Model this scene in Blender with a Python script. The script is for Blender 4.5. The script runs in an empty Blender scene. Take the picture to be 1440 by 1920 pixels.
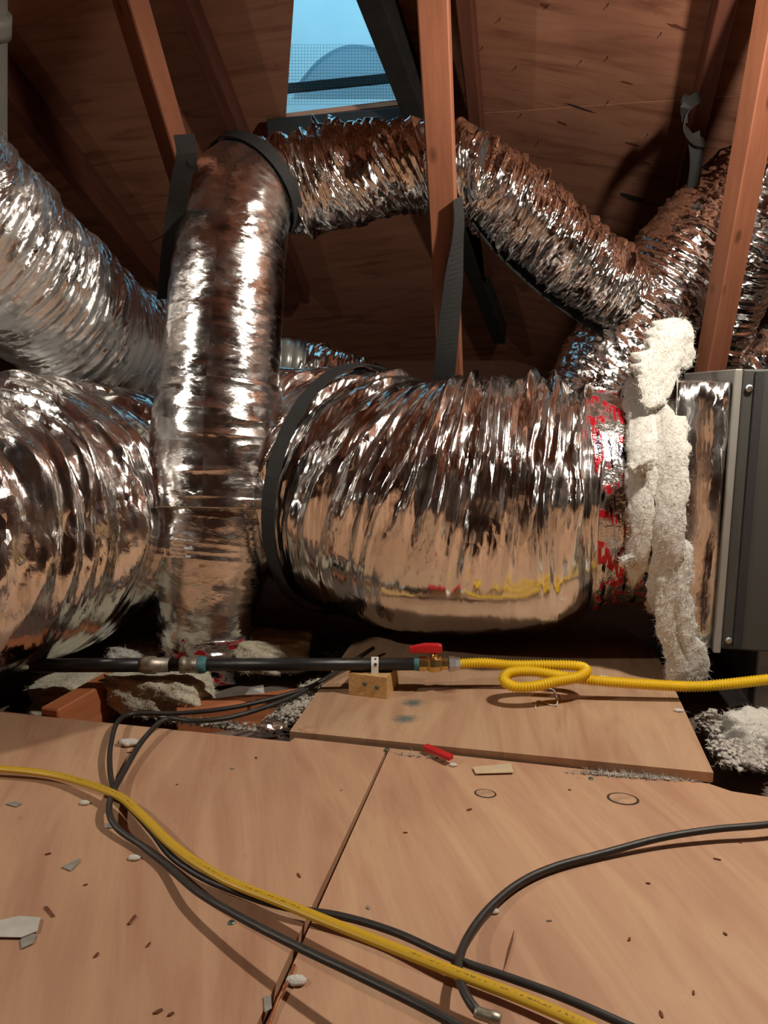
import bpy, bmesh, math, random
import numpy as np
from mathutils import Vector, Matrix

# ------------------------------------------------------------------ camera
SC = bpy.context.scene
COL = SC.collection
F = 1400.0
PITCH = math.radians(9.7)
CAMH = 0.60
cam_d = bpy.data.cameras.new('camera')
cam = bpy.data.objects.new('camera', cam_d)
COL.objects.link(cam)
cam.location = (0, 0, CAMH)
cam.rotation_euler = (math.radians(90) - PITCH, 0, 0)
cam_d.sensor_fit = 'VERTICAL'
cam_d.sensor_height = 36.0
cam_d.sensor_width = 27.0
cam_d.lens = 36.0 * F / 1920.0
cam_d.clip_start = 0.02
SC.camera = cam

# ------------------------------------------------------------------ world, lamp, exposure
world = bpy.data.worlds.new('sky')
SC.world = world
world.use_nodes = True
wbg = world.node_tree.nodes['Background']
wbg.inputs['Color'].default_value = (0.25, 0.58, 0.74, 1)
wbg.inputs['Strength'].default_value = 2.5

LAMP_POS = (0.72, 0.98, 1.30)
LAMP_AIM = (.58, 1.15, -3.1)
LAMP_W = 54.0
LAMP_COL = (1.0, 0.91, 0.785)
LAMP2_POS = (-1.75, 0.60, 1.38)
LAMP2_AIM = (1.0, -.5, -2.6)
LAMP2_W = 44.0
SC.view_settings.view_transform = 'Standard'
SC.view_settings.look = 'None'
SC.view_settings.gamma = 1.0
SC.view_settings.exposure = 0.0
SC.view_settings.use_curve_mapping = False
SC.cycles.sample_clamp_indirect = 6.0
SC.cycles.max_bounces = 6
SC.cycles.glossy_bounces = 4
SC.cycles.diffuse_bounces = 3
SC.cycles.caustics_reflective = False
SC.cycles.caustics_refractive = False

# ------------------------------------------------------------------ projection helpers (frame 1440 x 1920)
CAM = np.array([0, 0, CAMH])
FW = np.array([0, math.cos(PITCH), -math.sin(PITCH)])
UPV = np.array([0, math.sin(PITCH), math.cos(PITCH)])
RT = np.array([1.0, 0, 0])


def ray(px, py):
    return FW + (px - 720) / F * RT + (960 - py) / F * UPV


def aty(px, py, Y):
    d = ray(px, py)
    return CAM + d * (Y / d[1])


def atz(px, py, z=0.0):
    d = ray(px, py)
    return CAM + d * ((z - CAMH) / d[2])


def atpl(px, py, pl):
    """pixel ray onto plane z = pl[0] + pl[1]*x + pl[2]*y"""
    d = ray(px, py)
    t = (pl[0] - CAMH) / (d[2] - pl[1] * d[0] - pl[2] * d[1])
    return CAM + d * t


def zpl(pl, x, y):
    return pl[0] + pl[1] * x + pl[2] * y


HA = math.radians(12.8)                      # the house stands turned a little to the right
HU = np.array([math.cos(HA), -math.sin(HA), 0])
HW = np.array([math.sin(HA), math.cos(HA), 0])
UZ = np.array([0, 0, 1.0])

# roof planes: a low slope on the left, one falling to the right on the other side of the hip
PL_L = (1.75 + .33 * 2.2, 0.0, -.33)
PL_R = (1.69 + .3 * .02 + .237 * 2.37, -.30, -.237)

# ------------------------------------------------------------------ noise (numpy)


def _h(ix, iy, seed):
    n = (ix.astype(np.int64) * 374761393 + iy.astype(np.int64) * 668265263 + seed * 974711) & 0xffffffff
    n = ((n ^ (n >> 13)) * 1274126177) & 0xffffffff
    n = (n ^ (n >> 16)) & 0xffffffff
    return n / 4294967295.0


def vnoise(x, y, seed=0, py=None, smooth=True):
    x = np.asarray(x, float); y = np.asarray(y, float)
    ix = np.floor(x); iy = np.floor(y)
    fx = x - ix; fy = y - iy
    if smooth:
        fx = fx * fx * (3 - 2 * fx); fy = fy * fy * (3 - 2 * fy)
    iy1 = iy + 1
    if py:
        iy = np.mod(iy, py); iy1 = np.mod(iy1, py)
    a = _h(ix, iy, seed); b = _h(ix + 1, iy, seed)
    c = _h(ix, iy1, seed); d = _h(ix + 1, iy1, seed)
    return (a * (1 - fx) + b * fx) * (1 - fy) + (c * (1 - fx) + d * fx) * fy


def ridged(x, y, seed=0, py=None):
    return 1 - np.abs(2 * vnoise(x, y, seed, py) - 1)


def fbm(x, y, seed=0, oct=3):
    s = 0; a = 1; t = 0
    for k in range(oct):
        s = s + a * vnoise(x * 2 ** k, y * 2 ** k, seed + k * 7); t += a; a *= .5
    return s / t


# ------------------------------------------------------------------ object helpers


def link(o, parent=None):
    COL.objects.link(o)
    if parent is not None:
        o.parent = parent
    return o


def tag(o, label=None, cat=None, group=None, kind=None):
    if label: o['label'] = label
    if cat: o['category'] = cat
    if group: o['group'] = group
    if kind: o['kind'] = kind
    return o


def thing(name, loc, label=None, cat=None, group=None, kind=None):
    o = bpy.data.objects.new(name, None)
    o.empty_display_size = .05
    o.location = tuple(float(c) for c in loc)
    link(o)
    return tag(o, label, cat, group, kind)


def wloc(o):
    l = Vector(o.location)
    while o.parent is not None:
        o = o.parent; l += Vector(o.location)
    return l


def mk(name, V, Fc, mat, parent=None, smooth=False, uv=None, attr=None):
    """world-space verts -> one mesh object with its origin at its base centre"""
    V = np.asarray(V, float)
    lo = V.min(0); hi = V.max(0)
    o_w = np.array([(lo[0] + hi[0]) / 2, (lo[1] + hi[1]) / 2, lo[2]])
    me = bpy.data.meshes.new(name)
    me.from_pydata((V - o_w).tolist(), [], [list(map(int, f)) for f in Fc])
    if uv is not None:
        l = me.uv_layers.new(name='UVMap')
        l.data.foreach_set('uv', np.asarray(uv, dtype=np.float32).ravel())
    if smooth:
        me.polygons.foreach_set('use_smooth', [True] * len(me.polygons))
    if mat is not None:
        me.materials.append(mat)
    me.update()
    o = bpy.data.objects.new(name, me)
    p = Vector(o_w.tolist())
    if parent is not None:
        p = p - wloc(parent)
    o.location = p
    return link(o, parent)


def from_bm(name, bm, mat, parent=None, smooth=False):
    bmesh.ops.recalc_face_normals(bm, faces=bm.faces)
    bm.verts.index_update()
    V = [tuple(v.co) for v in bm.verts]
    Fc = [[v.index for v in f.verts] for f in bm.faces]
    bm.free()
    return mk(name, V, Fc, mat, parent, smooth)


def obox(c, ax, ay, az, hx, hy, hz):
    """bmesh box with axes"""
    bm = bmesh.new()
    c = np.asarray(c, float)
    vs = []
    for sx in (-1, 1):
        for sy in (-1, 1):
            for sz in (-1, 1):
                vs.append(bm.verts.new(c + ax * hx * sx + ay * hy * sy + az * hz * sz))
    for f in ((0, 1, 3, 2), (4, 6, 7, 5), (0, 4, 5, 1), (2, 3, 7, 6), (0, 2, 6, 4), (1, 5, 7, 3)):
        bm.faces.new([vs[i] for i in f])
    return bm


def bevel(bm, w, seg=1):
    bmesh.ops.bevel(bm, geom=list(bm.edges), offset=w, segments=seg, affect='EDGES', profile=.6)
    return bm


def prism(name, top, depth, mat, parent=None, bev=0.0, dirv=(0, 0, -1)):
    bm = bmesh.new()
    d = np.asarray(dirv, float) * depth
    a = [bm.verts.new(np.asarray(p, float)) for p in top]
    b = [bm.verts.new(np.asarray(p, float) + d) for p in top]
    n = len(top)
    bm.faces.new(a); bm.faces.new(b[::-1])
    for i in range(n):
        j = (i + 1) % n
        bm.faces.new((a[j], a[i], b[i], b[j]))
    bmesh.ops.recalc_face_normals(bm, faces=bm.faces)
    if bev: bevel(bm, bev)
    return from_bm(name, bm, mat, parent)


def beam(name, p0, p1, w, h, mat, facing=(0, -1, 0), parent=None, bev=.003):
    """a timber along its own local X axis; w across, h along 'facing'"""
    p0 = Vector(p0); p1 = Vector(p1)
    x = (p1 - p0); L = x.length; x.normalize()
    f = Vector(facing); z = (f - x * f.dot(x)).normalized(); y = z.cross(x)
    bm = bmesh.new()
    n = 6
    bmesh.ops.create_cube(bm, size=1.0)
    for v in bm.verts:
        v.co = Vector((v.co.x * L, v.co.y * w, v.co.z * h))
    bevel(bm, bev)
    me = bpy.data.meshes.new(name); bm.to_mesh(me); bm.free()
    me.materials.append(mat)
    o = bpy.data.objects.new(name, me)
    M = Matrix((x, y, z)).transposed().to_4x4()
    M.translation = (p0 + p1) / 2 - (wloc(parent) if parent is not None else Vector((0, 0, 0)))
    o.matrix_world = M
    link(o, parent)
    return o


def resample(pts, n, extra=None):
    """Catmull-Rom through pts, n samples at equal arc length; extra is carried along"""
    P = np.asarray(pts, float)
    k = len(P)
    if k == 2:
        t = np.linspace(0, 1, n)[:, None]
        R = P[0] * (1 - t) + P[1] * t
        E = None if extra is None else np.interp(t[:, 0], [0, 1], extra)
        return R, E
    Q = np.vstack([2 * P[0] - P[1], P, 2 * P[-1] - P[-2]])
    S = []; Tt = []
    m = 24
    for i in range(k - 1):
        p0, p1, p2, p3 = Q[i], Q[i + 1], Q[i + 2], Q[i + 3]
        t = np.linspace(0, 1, m, endpoint=False)[:, None]
        S.append(.5 * (2 * p1 + (p2 - p0) * t + (2 * p0 - 5 * p1 + 4 * p2 - p3) * t ** 2 + (3 * p1 - p0 - 3 * p2 + p3) * t ** 3))
        Tt.append(i + t[:, 0])
    S.append(P[-1:]); Tt.append(np.array([k - 1.0]))
    S = np.vstack(S); Tt = np.concatenate(Tt)
    L = np.concatenate([[0], np.cumsum(np.linalg.norm(np.diff(S, axis=0), axis=1))])
    q = np.linspace(0, L[-1], n)
    R = np.stack([np.interp(q, L, S[:, i]) for i in range(3)], 1)
    tt = np.interp(q, L, Tt)
    E = None if extra is None else np.interp(tt, np.arange(k), extra)
    return R, E


def frames(R, ref=None):
    T = np.gradient(R, axis=0)
    T /= np.linalg.norm(T, axis=1)[:, None]
    n = len(R)
    A = np.zeros_like(R)
    a = np.array(ref if ref is not None else (0, 0, 1.0), float)
    if abs(np.dot(a, T[0])) > .9: a = np.array([0, -1.0, 0])
    a = a - T[0] * np.dot(a, T[0]); a /= np.linalg.norm(a); A[0] = a
    for i in range(1, n):
        a = A[i - 1] - T[i] * np.dot(A[i - 1], T[i]); A[i] = a / np.linalg.norm(a)
    B = np.cross(T, A)
    return T, A, B


def sweep(name, pts, rad, nu, nv, mat, parent=None, disp=None, caps=True, flat=1.0, ref=None, smooth=True, taper=0):
    """tube swept along pts. disp(U metres, V 0..1, N normals, P points) -> offset along the normal"""
    rr = rad if hasattr(rad, '__len__') else [rad] * len(pts)
    R, E = resample(pts, nu, rr)
    T, A, B = frames(R, ref)
    Lu = np.concatenate([[0], np.cumsum(np.linalg.norm(np.diff(R, axis=0), axis=1))])
    if taper:
        q = np.minimum(Lu, Lu[-1] - Lu) / taper
        E = E * np.sqrt(np.clip(1 - (1 - np.clip(q, 0, 1)) ** 2, .0004, 1))
    th = np.linspace(0, 2 * math.pi, nv, endpoint=False)
    ca, sa = np.cos(th), np.sin(th)
    N = A[:, None, :] * ca[None, :, None] * flat + B[:, None, :] * sa[None, :, None]
    Pn = R[:, None, :] + N * E[:, None, None]
    if disp is not None:
        U = np.repeat(Lu[:, None], nv, 1); Vv = np.repeat((th / (2 * math.pi))[None, :], nu, 0)
        Pn = Pn + N * disp(U, Vv, N, Pn)[:, :, None]
    V = Pn.reshape(-1, 3)
    i = np.arange(nu - 1)[:, None]; j = np.arange(nv)[None, :]; j2 = (j + 1) % nv
    Q = np.stack([i * nv + j, i * nv + j2, (i + 1) * nv + j2, (i + 1) * nv + j], -1).reshape(-1, 4)
    circ = 2 * math.pi * float(np.mean(E))
    u0 = np.broadcast_to(Lu[:-1][:, None], (nu - 1, nv)); u1 = np.broadcast_to(Lu[1:][:, None], (nu - 1, nv))
    v0 = np.broadcast_to((np.arange(nv) / nv * circ)[None, :], (nu - 1, nv)); v1 = v0 + circ / nv
    UV = np.stack([np.stack([u0, v0], -1), np.stack([u0, v1], -1), np.stack([u1, v1], -1), np.stack([u1, v0], -1)], 2).reshape(-1, 2)
    Fc = Q.tolist()
    if caps:
        Fc.append(list(range(nv))[::-1]); Fc.append([(nu - 1) * nv + k for k in range(nv)])
        UV = np.vstack([UV, np.zeros((2 * nv, 2))])
    return mk(name, V, Fc, mat, parent, smooth, UV)


def ribbon(name, pts, wdir, width, thick, mat, parent=None, n=40, twist=None):
    """flat strap: path pts, the width runs along wdir (one vector or one for each point)"""
    R, _ = resample(pts, n)
    W = np.asarray(wdir, float)
    if W.ndim == 1: W = np.repeat(W[None], len(pts), 0)
    Wr = np.stack([np.interp(np.linspace(0, 1, n), np.linspace(0, 1, len(pts)), W[:, i]) for i in range(3)], 1)
    T = np.gradient(R, axis=0); T /= np.linalg.norm(T, axis=1)[:, None]
    Wr = Wr - T * (Wr * T).sum(1)[:, None]; Wr /= np.linalg.norm(Wr, axis=1)[:, None]
    Nn = np.cross(T, Wr)
    a = Wr * width / 2; b = Nn * thick / 2
    V = np.stack([R - a - b, R + a - b, R + a + b, R - a + b], 1).reshape(-1, 3)
    Fc = []
    for i in range(n - 1):
        for k in range(4):
            k2 = (k + 1) % 4
            Fc.append((i * 4 + k, i * 4 + k2, i * 4 + 4 + k2, i * 4 + 4 + k))
    Fc.append((3, 2, 1, 0)); Fc.append(tuple((n - 1) * 4 + k for k in range(4)))
    return mk(name, V, Fc, mat, parent, False)


def lathe(name, c, axis, prof, seg, mat, parent=None, smooth=False):
    """profile [(along, radius)] turned about axis through c"""
    c = np.asarray(c, float); ax = np.asarray(axis, float); ax = ax / np.linalg.norm(ax)
    r = np.array([0, 0, 1.0]) if abs(ax[2]) < .9 else np.array([1.0, 0, 0])
    a = np.cross(ax, r); a /= np.linalg.norm(a); b = np.cross(ax, a)
    V = []
    for (t, rad) in prof:
        for k in range(seg):
            q = 2 * math.pi * k / seg
            V.append(c + ax * t + (a * math.cos(q) + b * math.sin(q)) * rad)
    Fc = []
    for i in range(len(prof) - 1):
        for k in range(seg):
            k2 = (k + 1) % seg
            Fc.append((i * seg + k, i * seg + k2, (i + 1) * seg + k2, (i + 1) * seg + k))
    Fc.append(tuple(range(seg))[::-1]); Fc.append(tuple((len(prof) - 1) * seg + k for k in range(seg)))
    return mk(name, V, Fc, mat, parent, smooth)


# ------------------------------------------------------------------ materials


class NT:
    def __init__(s, name):
        s.m = bpy.data.materials.new(name); s.m.use_nodes = True
        s.t = s.m.node_tree; s.b = s.t.nodes['Principled BSDF']; s.out = s.t.nodes['Material Output']

    def n(s, typ, **kw):
        nd = s.t.nodes.new(typ)
        for k, v in kw.items():
            if k.startswith('i_'):
                key = k[2:].replace('_', ' ')
                nd.inputs[key].default_value = v
            else:
                setattr(nd, k, v)
        return nd

    def l(s, a, b):
        s.t.links.new(a, b)

    def coord(s, kind='Object', scale=(1, 1, 1), rot=(0, 0, 0), loc=(0, 0, 0)):
        tc = s.n('ShaderNodeTexCoord'); mr = s.n('ShaderNodeMapping'); mp = s.n('ShaderNodeMapping')
        mr.inputs['Rotation'].default_value = rot
        mp.inputs['Scale'].default_value = scale; mp.inputs['Location'].default_value = loc
        s.l(tc.outputs[kind], mr.inputs['Vector']); s.l(mr.outputs['Vector'], mp.inputs['Vector'])
        return mp.outputs['Vector']

    def noise(s, vec, scale, detail=4, rough=.55, dist=0.0):
        nd = s.n('ShaderNodeTexNoise'); nd.inputs['Scale'].default_value = scale; nd.inputs['Detail'].default_value = detail
        nd.inputs['Roughness'].default_value = rough; nd.inputs['Distortion'].default_value = dist
        s.l(vec, nd.inputs['Vector']); return nd

    def ramp(s, fac, stops):
        r = s.n('ShaderNodeValToRGB'); e = r.color_ramp.elements
        while len(e) < len(stops): e.new(.5)
        for k, (p, c) in enumerate(stops):
            e[k].position = p; e[k].color = (*c, 1) if len(c) == 3 else c
        s.l(fac, r.inputs['Fac']); return r.outputs['Color']

    def mix(s, a, b, fac, mode='MIX'):
        m = s.n('ShaderNodeMix', data_type='RGBA', blend_type=mode)
        for sock, val in ((m.inputs[0], fac), (m.inputs[6], a), (m.inputs[7], b)):
            if hasattr(val, 'is_linked'): s.l(val, sock)
            elif isinstance(val, (int, float)): sock.default_value = val
            else: sock.default_value = (*val, 1)
        return m.outputs[2]

    def bump(s, h, strength, dist=.01, normal=None):
        b = s.n('ShaderNodeBump'); b.inputs['Strength'].default_value = strength; b.inputs['Distance'].default_value = dist
        s.l(h, b.inputs['Height'])
        if normal is not None: s.l(normal, b.inputs['Normal'])
        return b.outputs['Normal']


def sr(r, g, b):
    f = lambda c: ((c / 255 + .055) / 1.055) ** 2.4 if c > 10 else c / 255 / 12.92
    return (f(r), f(g), f(b))


def plain(name, col, rough=.6, metal=0.0, nscale=0, namt=.25, bump=0, coord='Object'):
    m = NT(name)
    m.b.inputs['Roughness'].default_value = rough; m.b.inputs['Metallic'].default_value = metal
    v = m.coord(coord)
    nz = m.noise(v, nscale or 30, 4)
    lo = tuple(c * (1 - namt) for c in col); hi = tuple(min(1, c * (1 + namt)) for c in col)
    m.l(m.ramp(nz.outputs['Fac'], [(.3, lo), (.7, hi)]), m.b.inputs['Base Color'])
    if bump:
        m.l(m.bump(nz.outputs['Fac'], bump, .004), m.b.inputs['Normal'])
    return m.m


def foil(name, su=70., sv=9., fac=.3, bmp=.2, rough=.12, dust=.0, cell=60., tint=(.88, .87, .855), taut=0.0, space='UV'):
    """crinkled aluminium jacket: U runs along the duct, V around it; taut = how smooth the underside is pulled"""
    m = NT(name)
    tc = m.n('ShaderNodeTexCoord')
    wn = m.noise(tc.outputs[space], 9., 3)
    ww = m.n('ShaderNodeVectorMath', operation='SCALE'); ww.inputs['Scale'].default_value = .035
    m.l(wn.outputs['Color'], ww.inputs[0])
    ad = m.n('ShaderNodeVectorMath', operation='ADD'); m.l(tc.outputs[space], ad.inputs[0]); m.l(ww.outputs[0], ad.inputs[1])

    def mapped(sx, sy, rz=0.):
        r0 = m.n('ShaderNodeMapping'); r0.inputs['Rotation'].default_value = (0, 0, rz); m.l(ad.outputs[0], r0.inputs['Vector'])
        mp = m.n('ShaderNodeMapping'); mp.inputs['Scale'].default_value = (sx, sy, 1)
        m.l(r0.outputs['Vector'], mp.inputs['Vector']); return mp.outputs['Vector']

    def facets(vec):
        v = m.n('ShaderNodeTexVoronoi', voronoi_dimensions='2D'); v.inputs['Scale'].default_value = 1.0
        m.l(vec, v.inputs['Vector']); return v.outputs['Color']

    def centred(sock, k):
        s_ = m.n('ShaderNodeVectorMath', operation='SUBTRACT'); m.l(sock, s_.inputs[0]); s_.inputs[1].default_value = (.5, .5, .5)
        q = m.n('ShaderNodeVectorMath', operation='SCALE'); q.inputs['Scale'].default_value = k; m.l(s_.outputs[0], q.inputs[0])
        return q.outputs[0]

    def add(a, b):
        n_ = m.n('ShaderNodeVectorMath', operation='ADD'); m.l(a, n_.inputs[0]); m.l(b, n_.inputs[1]); return n_.outputs[0]
    mask = m.noise(tc.outputs[space], 9., 3)
    mk_ = m.n('ShaderNodeMapRange'); mk_.inputs[1].default_value = .38; mk_.inputs[2].default_value = .62
    mk_.inputs[3].default_value = .35; mk_.inputs[4].default_value = 1.0
    m.l(mask.outputs['Fac'], mk_.inputs[0])
    fsum = add(add(centred(facets(mapped(su, sv, .10)), fac), centred(facets(mapped(su * 2.3, sv * 2.6, -.16)), fac * .75)),
               centred(facets(mapped(cell * 1.3, cell, .4)), fac * .55))
    sk = m.n('ShaderNodeVectorMath', operation='SCALE'); m.l(fsum, sk.inputs[0]); m.l(mk_.outputs[0], sk.inputs['Scale'])
    fout = sk.outputs[0]
    g = m.n('ShaderNodeNewGeometry'); sx = m.n('ShaderNodeSeparateXYZ'); m.l(g.outputs['Normal'], sx.inputs[0])
    if taut:
        tm = m.n('ShaderNodeMapRange'); tm.inputs[1].default_value = -.35; tm.inputs[2].default_value = .12
        tm.inputs[3].default_value = 1 - taut; tm.inputs[4].default_value = 1.0
        m.l(sx.outputs['Z'], tm.inputs[0])
        s2 = m.n('ShaderNodeVectorMath', operation='SCALE'); m.l(fout, s2.inputs[0]); m.l(tm.outputs[0], s2.inputs['Scale']); fout = s2.outputs[0]
    fine = m.noise(mapped(su * 2.6, sv * 3.0), 1.0, 4, .6)
    bn = m.bump(fine.outputs['Fac'], bmp, .004)
    nn = m.n('ShaderNodeVectorMath', operation='NORMALIZE'); m.l(add(bn, fout), nn.inputs[0])
    m.l(nn.outputs[0], m.b.inputs['Normal'])
    m.b.inputs['Metallic'].default_value = 1.0
    m.b.inputs['Base Color'].default_value = (*tint, 1)
    rn = m.noise(tc.outputs[space], 14., 3)
    mr = m.n('ShaderNodeMapRange'); mr.inputs[1].default_value = .3; mr.inputs[2].default_value = .7
    mr.inputs[3].default_value = rough * .5; mr.inputs[4].default_value = rough * 1.6
    m.l(rn.outputs['Fac'], mr.inputs[0]); m.l(mr.outputs[0], m.b.inputs['Roughness'])
    if dust:
        # dust lies on whatever faces up
        dm = m.n('ShaderNodeMapRange'); dm.inputs[1].default_value = .1; dm.inputs[2].default_value = .95
        dm.inputs[3].default_value = 1.0; dm.inputs[4].default_value = 1.0 - dust
        m.l(sx.outputs['Z'], dm.inputs[0]); m.l(dm.outputs[0], m.b.inputs['Metallic'])
    return m.m


def wood(name, c0, c1, gs=14., rough=.7, bumpk=.15, axis_stretch=(1, 12, 12), knots=0.0):
    m = NT(name)
    v = m.coord('Object', axis_stretch)
    big = m.noise(v, gs * .25, 3, .5, .6)
    fine = m.noise(v, gs, 6, .6, .3)
    a = m.ramp(big.outputs['Fac'], [(.3, c0), (.7, c1)])
    b = m.ramp(fine.outputs['Fac'], [(.3, tuple(c * .72 for c in c0)), (.72, c1)])
    c = m.mix(a, b, .45)
    if knots:
        kv = m.coord('Object', (9, 16, 16))
        vo = m.n('ShaderNodeTexVoronoi'); vo.inputs['Scale'].default_value = 1.0; m.l(kv, vo.inputs['Vector'])
        kf = m.ramp(vo.outputs['Distance'], [(.0, (1, 1, 1)), (.10, (1, 1, 1)), (.22, (0, 0, 0))])
        c = m.mix(c, tuple(x * .35 for x in c0), kf)
        c = m.mix(a, c, knots)
    m.l(c, m.b.inputs['Base Color'])
    m.b.inputs['Roughness'].default_value = rough
    m.l(m.bump(fine.outputs['Fac'], bumpk, .004), m.b.inputs['Normal'])
    return m.m


def ply(name, base, light, dark, rotz, rough=.62, patch=1.0, spots=.35):
    """rotary-cut plywood face: broad cathedral bands, fine pores, scuffs"""
    m = NT(name)
    v = m.coord('Object', (1.0, 5.5, 1.0), (0, 0, rotz))
    v0 = m.coord('Object', (1, 1, 1), (0, 0, rotz))
    band = m.noise(v, 1.7 * patch, 4, .55, 1.6)
    fine = m.noise(m.coord('Object', (3, 60, 3), (0, 0, rotz)), 3.0, 5, .65, .2)
    c = m.ramp(band.outputs['Fac'], [(.25, dark), (.45, base), (.60, light), (.78, base)])
    f = m.ramp(fine.outputs['Fac'], [(.25, (.86, .83, .80)), (.6, (1, 1, 1))])
    c = m.mix(c, f, .45, 'MULTIPLY')
    cl = m.noise(v0, 2.3, 3, .5)
    c = m.mix(c, m.ramp(cl.outputs['Fac'], [(.35, (.86, .80, .77)), (.65, (1.05, 1.03, 1.0))]), .8, 'MULTIPLY')
    sp = m.noise(v0, 42, 3, .6)
    c = m.mix(c, tuple(x * .5 for x in dark), m.ramp(sp.outputs['Fac'], [(.70, (0, 0, 0)), (.80, (spots,) * 3)]))
    m.l(c, m.b.inputs['Base Color'])
    m.b.inputs['Roughness'].default_value = rough
    m.l(m.bump(fine.outputs['Fac'], .12, .003), m.b.inputs['Normal'])
    return m.m


def fibre(name, c0, c1, scale=60.):
    m = NT(name)
    v = m.coord('Object')
    a = m.noise(v, scale * .22, 4, .6, .5); b = m.noise(v, scale * 2, 5, .7, .8)
    c = m.mix(m.ramp(a.outputs['Fac'], [(.3, c0), (.62, c1)]), m.ramp(b.outputs['Fac'], [(.25, (.72, .70, .66)), (.6, (1, 1, 1))]), .5, 'MULTIPLY')
    m.l(c, m.b.inputs['Base Color'])
    m.b.inputs['Roughness'].default_value = .95
    m.l(m.bump(b.outputs['Fac'], .6, .008, m.bump(a.outputs['Fac'], .5, .02)), m.b.inputs['Normal'])
    m.b.inputs['Sheen Weight'].default_value = .25
    return m.m


M = {}
M['ply_floor'] = ply('floor_plywood', sr(194, 153, 124), sr(205, 167, 134), sr(178, 133, 104), math.radians(102.8) * -1 + math.pi)
M['ply_back'] = ply('platform_plywood', sr(188, 152, 122), sr(198, 164, 132), sr(172, 130, 100), math.radians(-80), patch=1.3)
M['ply_roof'] = ply('roof_plywood', sr(188, 130, 103), sr(198, 141, 112), sr(142, 90, 70), math.radians(12), rough=.8, patch=1.2, spots=.8)
M['ply_edge'] = plain('raw_plywood_edge', sr(130, 88, 60), .85, nscale=120, namt=.4)
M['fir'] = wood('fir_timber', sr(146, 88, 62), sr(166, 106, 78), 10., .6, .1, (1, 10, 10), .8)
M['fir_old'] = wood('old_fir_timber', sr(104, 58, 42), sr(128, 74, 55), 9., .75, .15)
M['hip_dark'] = plain('dark_grey_timber', sr(44, 41, 38), .85, 0, 20, .3, .2)  # dark grey with random mottling, used on the hip rafter alone
M['joist'] = wood('joist_timber', sr(186, 108, 66), sr(206, 130, 84), 9., .7, .15)
M['block'] = wood('offcut_timber', sr(196, 152, 92), sr(222, 182, 124), 16., .75, .3, (10, 2, 10))
M['foil_main'] = foil('crinkled_foil', 80., 7., .34, .12, .15, 0, 34., taut=.85)
M['foil_left'] = foil('dusty_crinkled_foil', 60., 9., .34, .2, .14, .10, 40, taut=.65)
M['foil_slope'] = foil('hazy_crinkled_foil', 120., 22., .55, .3, .30, .12, 80)
M['foil_riser'] = foil('smooth_foil', 120., 36., .15, .12, .19, .04, 45.)
M['foil_upper'] = foil('gathered_foil', 70., 11., .42, .2, .12, 0, 45)
M['foil_side'] = foil('scaly_foil', 70., 50., .42, .2, .12, 0, 60.)
M['foil_plenum'] = foil('plenum_foil', 60., 60., .42, .4, .22, 0, 30., space='Object')
M['foil_scrap'] = foil('scrap_foil', 60., 60., .6, .5, .12, space='Object')
M['strap'] = plain('black_webbing', sr(38, 38, 38), .75, nscale=300, namt=.2, bump=.2)
M['flange'] = plain('pale_painted_flange', sr(168, 166, 160), .4, 0.3, 12, .08)
M['steel_grey'] = plain('grey_painted_steel', sr(70, 70, 67), .5, 0.0, 6, .06)
M['galv'] = plain('galvanised_steel', (.55, .56, .56), .38, 1.0, 30, .18)
M['galv_dull'] = plain('dull_galvanised_steel', (.42, .42, .41), .5, 1.0, 18, .25)
M['brass'] = plain('brass', (.72, .52, .20), .3, 1.0, 60, .2)
M['pipe'] = plain('black_iron_pipe', (.012, .012, .013), .42, 0.0, 90, .4)
M['fitting'] = plain('dull_fitting', (.36, .33, .27), .45, .8, 90, .35)
M['sealant'] = plain('teal_sealant', sr(70, 118, 122), .6, 0, 80, .3, .4)
M['red'] = plain('red_vinyl', (.55, .012, .016), .35, 0, 40, .1)
M['yellow'] = plain('yellow_coating', (.86, .56, .012), .38, 0, 30, .06)
M['cable_k'] = plain('dark_cable_jacket', (.020, .017, .015), .5, 0, 60, .3)
M['white'] = plain('white_paint', (.78, .76, .72), .6, 0, 40, .06)
M['paper'] = plain('scuffed_paper', (.55, .53, .49), .7, 0, 40, .15)
M['chip_grey'] = plain('grey_chip', (.30, .28, .25), .8, 0, 60, .2)
M['chip_wood'] = plain('wood_chip', sr(110, 66, 42), .8, 0, 60, .3)
M['chip_white'] = plain('white_fleck', (.72, .70, .66), .8, 0, 60, .1)
M['copper'] = plain('copper', (.85, .38, .2), .28, 1.0, 60, .1)
M['nail'] = plain('rusty_nail', (.035, .025, .02), .6, .5, 60, .3)
M['tape_masking'] = plain('old_masking_tape', sr(206, 184, 152), .55, 0, 40, .08)
M['fibre'] = fibre('fibreglass_batt', sr(224, 220, 210), sr(240, 237, 230))
M['fibre_y'] = fibre('cream_fibreglass_batt', sr(220, 210, 182), sr(238, 230, 208))
M['blown'] = fibre('blown_insulation', sr(150, 138, 124), sr(206, 198, 186), 40)
M['blown_w'] = fibre('white_blown_insulation', sr(176, 164, 154), sr(224, 218, 210), 40)
M['attic_base'] = fibre('dusty_loose_insulation', sr(96, 80, 70), sr(128, 110, 98), 30)
M['pvc'] = plain('dull_grey_plastic', sr(150, 148, 140), .5, 0, 20, .1)
M['vinyl_collar'] = plain('grey_vinyl_collar', sr(168, 168, 160), .3, .3, 20, .1)
M['dark_gap'] = plain('dark_joint', (.05, .03, .02), .9)
M['knot'] = plain('wood_knot', sr(184, 146, 116), .7, 0, 60, .25)
M['drywall'] = plain('attic_lining', sr(112, 78, 60), .9, 0, 3, .2)
M['blue_ink'] = plain('blue_plastic', (.01, .015, .12), .5)
M['screw'] = plain('screw_head', (.10, .17, .15), .45, .7, 80, .2)


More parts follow.
